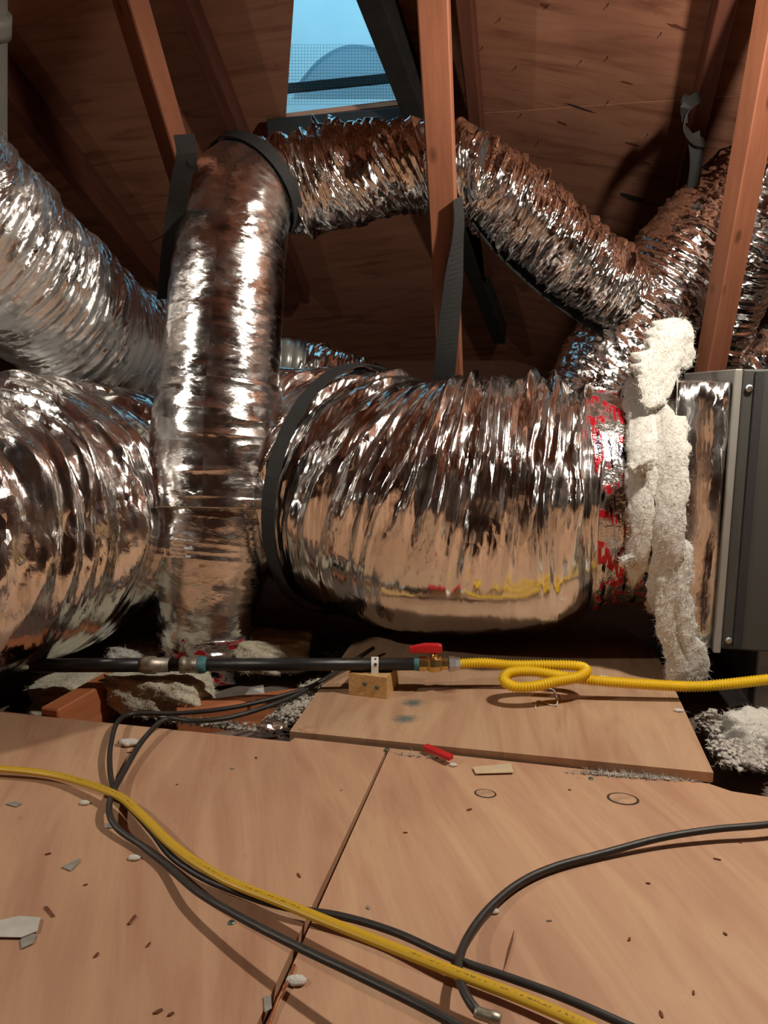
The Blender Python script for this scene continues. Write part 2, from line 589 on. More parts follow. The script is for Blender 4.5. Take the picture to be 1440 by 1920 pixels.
def mat_tape():
    """clear-and-red printed closure tape over foil"""
    m = NT('printed_tape')
    tc = m.n('ShaderNodeTexCoord')

    def br(sx, sy, rot, msz, loc):
        mp = m.n('ShaderNodeMapping'); mp.inputs['Scale'].default_value = (sx, sy, 1); mp.inputs['Rotation'].default_value = (0, 0, rot); mp.inputs['Location'].default_value = loc
        m.l(tc.outputs['UV'], mp.inputs['Vector'])
        nz = m.noise(mp.outputs['Vector'], 1.0, 2, .5)
        return nz.outputs['Fac']
    a = br(26, 20, 0, 0, (0, 0, 0)); b = br(120, 26, .5, 0, (3, 1, 0))
    red = m.ramp(a, [(.50, (0, 0, 0)), (.54, (1, 1, 1))])
    red2 = m.ramp(b, [(.42, (0, 0, 0)), (.48, (1, 1, 1))])
    bl = m.ramp(br(60, 11, 0, 0, (7, 3, 0)), [(.60, (0, 0, 0)), (.63, (1, 1, 1))])
    rm = m.mix(red, red2, 1.0, 'MULTIPLY')
    c = m.mix((.76, .74, .72), (.60, .02, .035), rm)
    c = m.mix(c, (.02, .02, .03), bl)
    m.l(c, m.b.inputs['Base Color'])
    mt = m.mix((.95, .95, .95), (.35, .35, .35), rm)
    m.l(mt, m.b.inputs['Metallic'])
    m.b.inputs['Roughness'].default_value = .2
    wr = m.noise(tc.outputs['UV'], 40, 4, .6)
    m.l(m.bump(wr.outputs['Fac'], .5, .01), m.b.inputs['Normal'])
    return m.m


M['tape'] = mat_tape()


def mat_cable():
    m = NT('yellow_cable_jacket')
    tc = m.n('ShaderNodeTexCoord')
    mp = m.n('ShaderNodeMapping'); mp.inputs['Scale'].default_value = (330, 260, 1); m.l(tc.outputs['UV'], mp.inputs['Vector'])
    nz = m.noise(mp.outputs[0], 1.0, 3, .7)
    sp = m.n('ShaderNodeSeparateXYZ'); m.l(tc.outputs['UV'], sp.inputs[0])
    a = m.n('ShaderNodeMath', operation='COMPARE'); a.inputs[1].default_value = .0; a.inputs[2].default_value = .0022; m.l(sp.outputs['Y'], a.inputs[0])
    u = m.n('ShaderNodeMath', operation='PINGPONG'); u.inputs[1].default_value = .16; m.l(sp.outputs['X'], u.inputs[0])
    g = m.n('ShaderNodeMath', operation='GREATER_THAN'); g.inputs[1].default_value = .07; m.l(u.outputs[0], g.inputs[0])
    k = m.n('ShaderNodeMath', operation='MULTIPLY'); m.l(a.outputs[0], k.inputs[0]); m.l(g.outputs[0], k.inputs[1])
    k2 = m.n('ShaderNodeMath', operation='MULTIPLY'); m.l(k.outputs[0], k2.inputs[0]); m.l(m.ramp(nz.outputs['Fac'], [(.50, (0, 0, 0)), (.56, (.75, .75, .75))]), k2.inputs[1])
    m.l(m.mix((.62, .38, .02), (.10, .06, .01), k2.outputs[0]), m.b.inputs['Base Color'])
    m.b.inputs['Roughness'].default_value = .42
    return m.m


M['cable_y'] = mat_cable()


def mat_dome():
    m = NT('vent_dome_plastic')
    t = m.n('ShaderNodeBsdfTranslucent'); t.inputs['Color'].default_value = (.80, .90, .97, 1)
    d = m.n('ShaderNodeBsdfDiffuse'); d.inputs['Color'].default_value = (.6, .66, .7, 1)
    mx = m.n('ShaderNodeMixShader'); mx.inputs[0].default_value = .3
    nz = m.noise(m.coord('Object'), 6, 3)
    m.l(m.ramp(nz.outputs['Fac'], [(.3, (.74, .86, .95)), (.7, (.86, .94, 1.0))]), t.inputs['Color'])
    m.l(t.outputs[0], mx.inputs[1]); m.l(d.outputs[0], mx.inputs[2]); m.l(mx.outputs[0], m.out.inputs['Surface'])
    return m.m


M['dome'] = mat_dome()
M['vent_front'] = M['dome'].copy(); M['vent_front'].name = 'vent_front_plastic'
for nd in M['vent_front'].node_tree.nodes:
    if nd.type == 'VALTORGB':
        nd.color_ramp.elements[0].color = (.66, .80, .90, 1); nd.color_ramp.elements[1].color = (.74, .86, .95, 1)
M['vent_rib'] = plain('pale_vent_rim', (.75, .82, .86), .5)
M['mesh_wire'] = plain('vent_mesh_wire', (.03, .05, .07), .6)

# ================================================================== THE SETTING
XL, XR, YB, YF = -3.2, 2.8, -3.2, 5.2
floor = thing('floor', (0, 1, 0), kind='structure')
# loose-fill bed under and behind the boards
nx, ny = 90, 90
gx, gy = np.meshgrid(np.linspace(XL, XR, nx), np.linspace(YB, YF, ny), indexing='ij')
gz = -.085 + .035 * fbm(gx * 6, gy * 6, 3, 3)
Vb = np.stack([gx, gy, gz], -1).reshape(-1, 3)
ii, jj = np.meshgrid(np.arange(nx - 1), np.arange(ny - 1), indexing='ij')
Fb = np.stack([ii * ny + jj, (ii + 1) * ny + jj, (ii + 1) * ny + jj + 1, ii * ny + jj + 1], -1).reshape(-1, 4)
mk('attic_bed', Vb, Fb, M['attic_base'], floor, True)

# boards, laid out from the seam where the two near sheets meet the platform
O = atz(725, 1410)


def hp(a, b, z=0.0):
    p = O + HU * a + HW * b
    return np.array([p[0], p[1], z])


TH = .018
GAP = .0022
prism('plywood_panel', [hp(-1.25, -.02), hp(-.95, -.012), hp(-.17, -.001), hp(-.165, .014), hp(-GAP, .014), hp(-GAP - .002, -.35), hp(-GAP, -2.4), hp(-1.25, -2.4)], TH, M['ply_floor'], floor)
prism('plywood_panel', [hp(GAP, .014), hp(.30, .014), hp(.50, .012), hp(.53, -.004), hp(.62, -.012), hp(1.25, -.012), hp(1.25, -2.4), hp(GAP, -2.4), hp(GAP + .002, -.5)], TH, M['ply_floor'], floor)
prism('plywood_panel', [hp(-2.6, -.5), hp(-1.256, -.5), hp(-1.256, -2.4), hp(-2.6, -2.4)], TH, M['ply_floor'], floor)
prism('plywood_panel', [hp(-2.6, -2.41), hp(1.25, -2.41), hp(1.25, -4.4), hp(-2.6, -4.4)], TH, M['ply_floor'], floor)
prism('plywood_panel', [hp(1.256, -.5), hp(2.4, -.5), hp(2.4, -2.4), hp(1.256, -2.4)], TH, M['ply_floor'], floor)
# the raised platform board under the gas pipe
plat = [atz(543, 1371, .004), atz(1338, 1449, .018), atz(1265, 1292, .018), atz(1225, 1215, .018), atz(1150, 1165, .016), atz(690, 1165, .006), atz(660, 1205, .005)]
pm = prism('plywood_platform', plat, .016, M['ply_back'], floor)
def stain(mat, spots):
    nt = mat.node_tree; b_ = nt.nodes['Principled BSDF']
    g = nt.nodes.new('ShaderNodeNewGeometry')
    for (c, ra, rb, col, k) in spots:
        mp = nt.nodes.new('ShaderNodeMapping'); mp.vector_type = 'TEXTURE'
        mp.inputs['Location'].default_value = tuple(c); mp.inputs['Scale'].default_value = (ra, rb, .05)
        nt.links.new(g.outputs['Position'], mp.inputs['Vector'])
        nz = nt.nodes.new('ShaderNodeTexNoise'); nz.inputs['Scale'].default_value = 2.2; nt.links.new(mp.outputs[0], nz.inputs['Vector'])
        ln = nt.nodes.new('ShaderNodeVectorMath'); ln.operation = 'LENGTH'; nt.links.new(mp.outputs[0], ln.inputs[0])
        ad = nt.nodes.new('ShaderNodeMath'); ad.operation = 'MULTIPLY_ADD'; ad.inputs[1].default_value = .9
        nt.links.new(nz.outputs['Fac'], ad.inputs[0]); nt.links.new(ln.outputs['Value'], ad.inputs[2])
        mr = nt.nodes.new('ShaderNodeMapRange'); mr.inputs[1].default_value = .75; mr.inputs[2].default_value = 1.45; mr.inputs[3].default_value = k; mr.inputs[4].default_value = 0
        nt.links.new(ad.outputs[0], mr.inputs[0])
        mx = nt.nodes.new('ShaderNodeMix'); mx.data_type = 'RGBA'; mx.inputs[7].default_value = (*col, 1)
        old = b_.inputs['Base Color'].links[0].from_socket
        nt.links.new(mr.outputs[0], mx.inputs[0]); nt.links.new(old, mx.inputs[6]); nt.links.new(mx.outputs[2], b_.inputs['Base Color'])


stain(M['ply_back'], [(atz(774, 1317, .009), .026, .020, sr(72, 98, 96), .85), (atz(760, 1347, .009), .028, .020, sr(66, 98, 100), .8), (atz(838, 1294, .0098), .028, .020, sr(120, 62, 44), .75), (atz(835, 1308, .0098), .03, .024, sr(150, 92, 66), .4)])
# football patches and knots let into the sheets
for (px, py, z, ra, rb) in ((910, 1488, 0, .015, .011), (1168, 1498, 0, .021, .015), (577, 1366, .0045, .016, .012), (1065, 1417, .012, .014, .010)):
    c = atz(px, py, z)
    def ell(s, zz):
        return [c + HU * math.cos(q) * ra * s + HW * math.sin(q) * rb * s + UZ * zz for q in np.linspace(0, 2 * math.pi, 24, endpoint=False)]
    o_ = ell(1.1, .0004); i_ = ell(.92, .0004)
    V = o_ + i_; n_ = 24
    Fc = [(k, (k + 1) % n_, n_ + (k + 1) % n_, n_ + k) for k in range(n_)]
    mk('knot_joint', V, Fc, M['dark_gap'] if px in (910, 1168) else M['knot'], floor)
    prism('knot_plug', ell(.92, .0007), .002, M['knot'], floor)
# joists that show in the open bay
beam('joist', atz(95, 1372, -.03), atz(245, 1282, -.03), .040, .09, M['joist'], (0, 0, 1), floor)
beam('joist', atz(330, 1352, -.045), atz(600, 1318, -.045), .040, .06, M['joist'], (0, 0, 1), floor)
beam('joist', hp(-1.0, .02, -.07), hp(1.0, -.02, -.07), .040, .10, M['fir_old'], (0, 0, 1), floor)

# walls that close the attic
for nm, pts, dv in (
        ('wall_left', [(XL, YB, -.2), (XL, YF, -.2), (XL, YF, 4), (XL, YB, 4)], (-1, 0, 0)),
        ('wall_right', [(XR, YB, -.2), (XR, YF, -.2), (XR, YF, 4), (XR, YB, 4)], (1, 0, 0)),
        ('wall_back', [(XL, YF, -.2), (XR, YF, -.2), (XR, YF, 3), (XL, YF, 3)], (0, 1, 0)),
        ('wall_front', [(XL, YB, -.2), (XR, YB, -.2), (XR, YB, 4.2), (XL, YB, 4.2)], (0, -1, 0))):
    tag(prism(nm, pts, .02, M['drywall'], None, 0, dv), kind='structure')

# roof decks
roof = thing('ceiling', (0, 2.4, 1.6), kind='structure')


def hipx(y):
    return (PL_R[0] - PL_L[0] + (PL_R[2] - PL_L[2]) * y) / (-PL_R[1])


def onL(x, y): return np.array([x, y, zpl(PL_L, x, y)])
def onR(x, y): return np.array([x, y, zpl(PL_R, x, y)])


vA = atpl(560, -130, PL_L); vB = atpl(536, 221, PL_L); vC = atpl(802, 190, PL_L); vD = atpl(584, -130, PL_L)
x0, x1 = XL - .1, XR + .1
y0, y1 = YB - .1, YF + .1
UPn = (0, 0, 1)
# left slope in four boards round the vent opening
hl = lambda y: onL(hipx(y), y)
prism('roof_panel', [onL(x0, y0), hl(y0), hl(vD[1]), vD, vA, onL(x0, vA[1])], .015, M['ply_roof'], roof, 0, UPn)
prism('roof_panel', [onL(x0, vA[1]), vA, vB, onL(x0, vB[1])], .015, M['ply_roof'], roof, 0, UPn)
prism('roof_panel', [onL(x0, vB[1]), vB, vC, hl(vC[1]), hl(y1), onL(x0, y1)], .015, M['ply_roof'], roof, 0, UPn)
prism('roof_panel', [vD, hl(vD[1]), hl(vC[1]), vC], .015, M['ply_roof'], roof, 0, UPn)
# right slope in two rows with an open joint
j0 = atpl(893, 212, PL_R); j1 = atpl(1300, 184, PL_R)
sl = (j1[1] - j0[1]) / (j1[0] - j0[0])
yj = lambda x: j0[1] + sl * (x - j0[0])
hr = lambda y: onR(hipx(y), y)
yh = j0[1]
for _ in range(20): yh = yj(hipx(yh))
jr = onR(x1, yj(x1)); jl = onR(hipx(yh), yh)
prism('roof_panel', [hr(y0), onR(x1, y0), jr, jl], .015, M['ply_roof'], roof, 0, UPn)
g_ = np.array([0, .004, -.237 * .004])
prism('roof_panel', [jl + g_, jr + g_, onR(x1, y1), hr(y1)], .015, M['ply_roof'], roof, 0, UPn)
# shingle nails that came through the deck
nd_ = np.array([-.26, -.20, -1.0]); nd_ /= np.linalg.norm(nd_)
for (px, py) in ((1141, 6), (938, 34), (1140, 105), (1090, 112), (968, 124), (1141, 188), (978, 212), (1028, 8), (905, 88), (1240, 60), (1010, 265), (1215, 250)):
    p = atpl(px, py, PL_R)
    sweep('nail', [p - nd_ * .004, p + nd_ * .011], [.0012, .0009], 3, 6, M['nail'], roof, None, True)
# dark knots in the deck
rng = random.Random(4)
nR = np.array([-.30, -.237, -1.0]); nR /= np.linalg.norm(nR)
for (px, py, a, b) in ((1190, 372, .050, .020), (1185, 270, .022, .006), (1090, 203, .05, .004), (1270, 50, .03, .006), (1020, 10, .012, .008), (1055, 231, .016, .007), (1175, 155, .02, .004), (1210, 305, .02, .006)):
    c = atpl(px, py, PL_R) + nR * .0006
    ax = np.array([1, 0, -.30]); ax /= np.linalg.norm(ax); ay = np.cross(nR, ax)
    pts = []
    for q in np.linspace(0, 2 * math.pi, 14, endpoint=False):
        k = 1 + rng.uniform(-.3, .3)
        pts.append(c + ax * math.cos(q) * a * k + ay * math.sin(q) * b * k)
    prism('knot', pts, .001, M['fir_old'] if a < .05 else M['dark_gap'], roof, 0, -nR)

# ------------------------------------------------------------------ roof vent
vent = thing('roof_vent', (float((vA[0] + vC[0]) / 2), float((vA[1] + vC[1]) / 2), float(vC[2])),
             'blue daylit domed roof vent with wire mesh above the upper duct', 'vent')
vc = onL(-.13, 2.62) + UZ * .005
sx_ = np.array([1.0, 0, 0]); sy_ = np.array([0, 1, -.33]); sy_ /= np.linalg.norm(sy_); sz_ = np.cross(sx_, sy_)
V = []; nA, nB = 40, 16
for i in range(nB + 1):
    ph = i / nB * math.pi / 2
    for k in range(nA):
        q = 2 * math.pi * k / nA
        V.append(vc + sx_ * .62 * math.cos(q) * math.cos(ph) + sy_ * .85 * math.sin(q) * math.cos(ph) + sz_ * .55 * math.sin(ph))
Fc = [(i * nA + k, i * nA + (k + 1) % nA, (i + 1) * nA + (k + 1) % nA, (i + 1) * nA + k) for i in range(nB) for k in range(nA)]
mk('dome', V, Fc, M['dome'], vent, True)
# front panel under an arch
YA = 2.98
arch = [aty(px, py, YA) for px, py in ((552, 172), (570, 148), (596, 118), (625, 98), (655, 88), (690, 90), (720, 100), (752, 118), (790, 150))]
sweep('arch_rim', arch, .0075, 40, 8, M['dome'], vent)
R_, _ = resample(arch, 30)
bot = [aty(px, 186, YA + .02) for px in np.linspace(548, 800, 30)]
V = [p + np.array([0, .012, 0]) for p in R_] + bot
Fc = [(k, k + 1, 30 + k + 1, 30 + k) for k in range(29)]
mk('front_panel', V, Fc, M['vent_front'], vent, True)
# wire mesh: one piece, far too fine to count
V = []; Fc = []
def wire(p, q, r=.0005):
    p = np.asarray(p); q = np.asarray(q); d = q - p; d = d / np.linalg.norm(d)
    a = np.cross(d, [0, 1.0, 0]); a /= np.linalg.norm(a); b = np.cross(d, a)
    k0 = len(V)
    for e in (p, q):
        for s in range(3):
            t = s * 2 * math.pi / 3
            V.append(e + (a * math.cos(t) + b * math.sin(t)) * r)
    for s in range(3):
        Fc.append((k0 + s, k0 + (s + 1) % 3, k0 + 3 + (s + 1) % 3, k0 + 3 + s))
YM = 2.93
top_l, top_r = aty(530, 84, YM), aty(830, 84, YM)
bot_l, bot_r = aty(530, 196, YM), aty(830, 196, YM)
for t in np.linspace(0, 1, 52): wire(top_l * (1 - t) + top_r * t, bot_l * (1 - t) + bot_r * t)
for t in np.linspace(0, 1, 20): wire(top_l * (1 - t) + bot_l * t, top_r * (1 - t) + bot_r * t)
o = mk('wire_mesh', V, Fc, M['mesh_wire'], vent)
beam('flange', aty(520, 168, 2.96), aty(830, 137, 2.96), .034, .012, M['strap'], (0, -1, 0), vent)
beam('curb', vB + np.array([-.06, -.02, -.045]), vC + np.array([.03, -.02, -.050]), .06, .04, M['strap'], (0, -1, 0), vent)

# ------------------------------------------------------------------ rafters and webs


def timber(name, p0, p1, w, h, mat, facing, label, cat, ext=0.0):
    p0 = np.asarray(p0, float); p0 = p0 + (p0 - np.asarray(p1, float)) * ext
    o = beam(name, p0, p1, w, h, mat, facing)
    return tag(o, label, cat)


def dn(p, k): return np.asarray(p) - UZ * k


pa, pb = hl(.2), hl(4.6)
timber('hip_rafter', dn(pa, .062), dn(pb, .062), .07, .12, M['hip_dark'], (0, 0, 1), 'dark hip rafter slanting along the right side of the blue vent', 'rafter')
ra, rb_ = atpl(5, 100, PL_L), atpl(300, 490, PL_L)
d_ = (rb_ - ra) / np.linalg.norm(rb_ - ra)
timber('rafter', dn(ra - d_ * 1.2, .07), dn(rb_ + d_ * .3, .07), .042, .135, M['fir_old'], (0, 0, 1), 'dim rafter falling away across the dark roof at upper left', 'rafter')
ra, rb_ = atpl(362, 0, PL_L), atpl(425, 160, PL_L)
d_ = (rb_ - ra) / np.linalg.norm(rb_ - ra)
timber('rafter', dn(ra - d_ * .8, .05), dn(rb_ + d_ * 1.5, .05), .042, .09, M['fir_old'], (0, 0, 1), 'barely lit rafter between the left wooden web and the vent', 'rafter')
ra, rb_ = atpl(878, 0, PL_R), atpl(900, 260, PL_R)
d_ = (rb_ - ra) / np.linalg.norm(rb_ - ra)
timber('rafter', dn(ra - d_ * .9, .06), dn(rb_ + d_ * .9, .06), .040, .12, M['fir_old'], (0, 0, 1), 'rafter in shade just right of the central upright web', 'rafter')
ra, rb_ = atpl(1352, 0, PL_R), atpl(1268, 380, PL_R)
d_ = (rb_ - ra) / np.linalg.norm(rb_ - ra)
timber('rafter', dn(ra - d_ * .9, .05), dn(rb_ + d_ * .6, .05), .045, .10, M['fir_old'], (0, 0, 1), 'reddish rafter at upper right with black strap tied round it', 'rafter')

# truss webs
w1 = timber('truss_web', aty(196, -160, 1.50), aty(366, 410, 1.98), .044, .078, M['fir'], (.55, -1, 0), 'orange wooden web slanting down to the left strap and riser duct', 'timber web', 1.35)
w2 = timber('truss_web', aty(806, -160, 1.52), aty(848, 760, 2.02), .060, .045, M['fir'], (-.2, -1, 0), 'upright orange wooden web crossing in front of the upper duct', 'timber web', .45)
w3 = timber('truss_web', aty(1468, -60, 1.72), aty(1330, 700, 2.16), .070, .052, M['fir'], (.35, -1, 0), 'leaning orange wooden web above the grey air handler', 'timber web', .09)

# ================================================================== DUCTS


def tri(x):
    return 1 - np.abs(2 * (x - np.floor(x)) - 1)


def pleats(A, fu, pv, shear=.0, seed=1, lower=.15, crease=.0025):
    """sharp folds gathered round the duct; slack on top, stretched smooth below"""
    def f(U, Vv, N, P):
        u = U + shear * np.sin(2 * math.pi * Vv + .6) + .05 * vnoise(U * 5, Vv * 4, seed + 5, 4) + .012 * vnoise(U * 22, Vv * 9, seed + 6, 9)
        amp = vnoise(u * fu * .9, Vv * pv, seed + 31, pv) ** 2
        amp2 = vnoise(u * fu * 1.7, Vv * pv * 2, seed + 37, pv * 2) ** 2
        t1 = tri(u * fu) * amp * 1.5
        t2 = tri(u * fu * 2.37 + .3 + vnoise(u * 9, Vv * 5, seed + 3, 5)) * amp2 * .8
        r3 = vnoise(u * fu * .3, Vv * 3, seed + 23, 3) - .5
        up = np.clip(N[:, :, 2] * .5 + .5, 0, 1)
        k = lower + (1 - lower) * np.clip((up - .25) / .3, 0, 1)
        cr = np.abs(vnoise(u * 55 + Vv * 9, Vv * 26, seed + 41, 26, False) - .5) + .6 * np.abs(vnoise(u * 110, Vv * 60, seed + 43, 60, False) - .5)
        return A * k * (t1 + t2 - .5) + A * .5 * r3 * (k * .6 + .4) + crease * k * cr * 2
    return f


# --- the wide return duct from the air handler to the left
ret = thing('flex_duct', (.2, 1.68, .04), 'widest foil flex duct, joined to the grey air handler', 'duct')
main_pts = [(.60, 1.63, .354), (.50, 1.645, .350), (.435, 1.655, .345), (.36, 1.662, .337), (.22, 1.68, .326), (.08, 1.71, .328), (-.06, 1.77, .345), (-.18, 1.87, .36), (-.27, 2.02, .37), (-.33, 2.25, .37)]
main_rad = [.222, .226, .244, .284, .296, .298, .288, .262, .26, .25]
sweep('jacket', main_pts, main_rad, 900, 300, M['foil_main'], ret, pleats(.034, 17, 9, .06, 3, .06))
sweep('tape_band', [(.58, 1.632, .353), (.50, 1.645, .350), (.445, 1.653, .346)], [.232, .234, .244], 60, 140, M['tape'], ret,
      lambda U, V, N, P: .005 * ridged(U * 30, V * 40, 9, 40))
# strap that cradles its far end
R_, E_ = resample(main_pts, 400, main_rad)
T_, A_, B_ = frames(R_)


def hoop(name, R, E, T, A, B, i, width, mat, a0=0, a1=360, extra=.004, parent=None, tilt=0):
    pts = []; ws = []
    for q in np.radians(np.linspace(a0, a1, 60)):
        nrm = A[i] * math.cos(q) + B[i] * math.sin(q)
        pts.append(R[i] + nrm * (E[i] + extra) + T[i] * tilt * math.cos(q)); ws.append(T[i])
    return ribbon(name, pts, ws, width, .003, mat, parent, 60)


iS = int(np.argmin(np.abs(R_[:, 0] + .075)))
s = thing('duct_strap', tuple(R_[iS] - UZ * .27), 'black strap cinched round the far end of the widest duct', 'strap')
hoop('webbing', R_, E_ + .004, T_, A_, B_, iS, .036, M['strap'], 0, 360, .012, s)

# --- the wide duct on the left
lft = thing('flex_duct', (-.75, 1.4, .0), 'bulging wide foil duct at the left edge of the floor', 'duct')
left_pts = [(-1.75, 1.12, .31), (-1.25, 1.22, .30), (-.92, 1.36, .298), (-.76, 1.55, .305), (-.71, 1.75, .31), (-.72, 1.95, .32), (-.76, 2.15, .33)]
left_rad = [.30, .30, .292, .285, .28, .27, .27]
sweep('jacket', left_pts, left_rad, 620, 240, M['foil_left'], lft, pleats(.036, 12, 7, -.09, 17, .15))

# --- the smaller duct coming down from upper left
ul = thing('flex_duct', (-.7, 1.9, .55), 'dusty foil duct slanting down from the upper left edge', 'duct')
ul_pts = [aty(-640, -250, 1.14), aty(-430, -20, 1.30), aty(-230, 212, 1.45), aty(-60, 412, 1.6), aty(50, 520, 1.75), aty(160, 615, 1.95), aty(285, 668, 2.2), aty(420, 700, 2.5)]
sweep('jacket', ul_pts, [.15, .155, .16, .166, .174, .175, .16, .15], 620, 180, M['foil_slope'], ul, pleats(.013, 34, 8, .03, 29, .5))

# --- the riser, over the top and down to the junction on the right
run = thing('flex_duct', tuple(atz(375, 1225, -.03)), 'foil flex duct rising from the floor and arching over to the right', 'duct')
riser_pts = [aty(383, 1232, 1.62), aty(386, 1150, 1.63), aty(400, 1040, 1.645), aty(412, 900, 1.67), aty(410, 760, 1.69), aty(420, 620, 1.72), aty(432, 480, 1.76), aty(450, 385, 1.80), aty(492, 340, 1.85)]
riser_rad = [.085, .108, .130, .132, .130, .127, .123, .121, .114]
sweep('riser_jacket', riser_pts, riser_rad, 420, 160, M['foil_riser'], run,
      lambda U, V, N, P: .0022 * ridged(U * 60 + vnoise(U * 9, V * 6, 4, 6), V * 5, 41, 5) * vnoise(U * 5, V * 4, 45, 4) + .010 * (vnoise(U * 5, V * 3, 8, 3) - .5) + .002 * vnoise(U * 40, V * 30, 12, 30))
tag(run.children[0], 'smooth upright length of foil jacket')
top_pts = [aty(452, 366, 1.82), aty(500, 350, 1.87), aty(600, 342, 1.90), aty(720, 316, 1.90), aty(820, 312, 1.91), aty(890, 330, 1.92)]
sweep('upper_jacket', top_pts, [.095, .112, .116, .114, .110, .096], 460, 200, M['foil_upper'], run, pleats(.024, 19, 8, .06, 53, .8, .002))
dia_pts = [aty(872, 324, 1.915), aty(930, 362, 1.94), aty(1010, 428, 1.98), aty(1090, 500, 2.03), aty(1165, 560, 2.08)]
sweep('sloping_jacket', dia_pts, [.092, .104, .108, .106, .10], 400, 200, M['foil_upper'], run, pleats(.017, 30, 10, .02, 61, .8, .003))
# sleeve joint and boot on the riser
sweep('sleeve', [aty(409, 955, 1.658), aty(410, 915, 1.667), aty(411, 800, 1.685), aty(413, 725, 1.70)], [.146, .147, .141, .132], 200, 140, M['foil_riser'], run,
      lambda U, V, N, P: .004 * ridged(U * 40, V * 8, 71, 8) + .006 * vnoise(U * 7, V * 5, 73, 5))
sweep('boot_tape', [aty(376, 1252, 1.62), aty(383, 1222, 1.622), aty(386, 1180, 1.627)], [.092, .094, .100], 50, 96, M['tape'], run,
      lambda U, V, N, P: .010 * ridged(U * 45, V * 14, 77, 14))

# --- the duct climbing to the right behind the web
rt = thing('flex_duct', tuple(aty(1130, 720, 2.2)), 'foil duct climbing right behind the leaning wooden web', 'duct')
rt_pts = [aty(1085, 790, 2.16), aty(1150, 680, 2.2), aty(1230, 560, 2.25), aty(1320, 445, 2.28), aty(1420, 352, 2.33), aty(1500, 372, 2.40), aty(1580, 470, 2.45), aty(1640, 640, 2.5), aty(1660, 860, 2.5)]
sweep('jacket', rt_pts, [.13, .148, .152, .148, .140, .13, .125, .125, .125], 420, 180, M['foil_side'], rt, pleats(.008, 40, 14, .02, 83, .9, .004))
fr = thing('flex_duct', tuple(aty(1440, 640, 2.3)), 'foil duct at the right edge behind the leaning web', 'duct')
sweep('jacket', [aty(1640, 215, 1.95), aty(1530, 250, 2.02), aty(1462, 345, 2.06), aty(1428, 460, 2.12), aty(1385, 580, 2.2), aty(1340, 690, 2.26)], [.085, .085, .088, .082, .07, .06], 200, 110, M['foil_upper'], fr, pleats(.014, 34, 8, .02, 91, .8))
fr2 = thing('flex_duct', tuple(aty(1430, 690, 2.2)), 'short foil duct bulging just above the grey air handler', 'duct')
sweep('jacket', [aty(1350, 800, 2.36), aty(1395, 715, 2.36), aty(1440, 690, 2.36), aty(1560, 720, 2.36), aty(1850, 820, 2.36)], [.12, .13, .135, .13, .13], 240, 110, M['foil_upper'], fr2, pleats(.014, 30, 7, .02, 97, .8))

# --- small one behind the riser
sm = thing('flex_duct', tuple(aty(600, 720, 2.3)), 'small foil duct with grey collar, half hidden behind the riser', 'duct')
sweep('jacket', [aty(566, 690, 2.32), aty(620, 705, 2.32), aty(690, 728, 2.34), aty(760, 760, 2.4)], [.085, .085, .082, .08], 120, 90, M['foil_upper'], sm, pleats(.016, 28, 7, .04, 103, .9))
sweep('collar', [aty(490, 682, 2.30), aty(530, 684, 2.31), aty(568, 690, 2.32)], [.078, .078, .080], 60, 60, M['vinyl_collar'], sm, lambda U, V, N, P: .004 * np.abs(np.sin(U * 110)))

# ------------------------------------------------------------------ hanging straps
s = thing('duct_strap', tuple(aty(318, 545, 1.7)), 'black strap hanging from the left web down behind the riser', 'strap')
ribbon('webbing', [aty(345, 252, 1.555), aty(350, 290, 1.56), aty(341, 330, 1.60), aty(330, 400, 1.68), aty(319, 470, 1.74), aty(309, 560, 1.8)],
       [(1, .2, .15), (1, .1, .2), (1, 0, .1), (1, .5, 0), (1, .9, 0), (1, 1, 0)], .040, .003, M['strap'], s)
ribbon('webbing_tail', [aty(352, 262, 1.56), aty(360, 300, 1.57), aty(366, 322, 1.6)], (1, .4, 0), .016, .003, M['strap'], s, 16)
s = thing('duct_strap', tuple(aty(500, 330, 1.7)), 'black strap looped over the elbow at the top of the riser', 'strap')
R2, E2 = resample(top_pts, 200, [.095, .112, .116, .114, .110, .096]); T2, A2, B2 = frames(R2)
R3, E3 = resample(riser_pts, 300, riser_rad); T3, A3, B3 = frames(R3)
hoop('webbing', R3, E3, T3, A3, B3, 290, .030, M['strap'], 0, 360, .010, s)
s = thing('duct_strap', tuple(aty(885, 400, 1.85)), 'black strap tied where the upper duct turns down to the right', 'strap')
hoop('webbing', R2, E2, T2, A2, B2, 194, .022, M['strap'], 0, 360, .0, s)
s = thing('duct_strap', tuple(aty(840, 700, 1.9)), 'wide black strap hanging against the central upright web', 'strap')
ribbon('webbing', [aty(857, 372, 1.74), aty(860, 420, 1.76), aty(852, 500, 1.80), aty(845, 580, 1.85), aty(837, 660, 1.90), aty(832, 720, 1.95)],
       [(.5, 1, 0), (.6, 1, 0), (1, .6, .1), (1, .3, .1), (1, .1, .1), (1, 0, .1)], .054, .003, M['strap'], s)
s = thing('duct_strap', tuple(aty(1110, 600, 2.0)), 'dark strap running under the sloping duct on the right', 'strap')
ribbon('webbing', [aty(872, 392, 1.91), aty(920, 456, 1.95), aty(1000, 532, 2.01), aty(1080, 590, 2.06), aty(1130, 622, 2.09)],
       [(-.5, .4, 1)] * 5, .046, .003, M['strap'], s)
s = thing('duct_strap', tuple(aty(1290, 300, 2.0)), 'knotted black strap round the reddish rafter at upper right', 'strap')
pS = aty(1297, 225, 2.12)
ribbon('webbing', [aty(1312, 180, 2.16), aty(1288, 200, 2.10), aty(1284, 235, 2.10), aty(1300, 262, 2.10), aty(1322, 268, 2.12)], (0, .5, 1), .030, .004, M['strap'], s, 24)
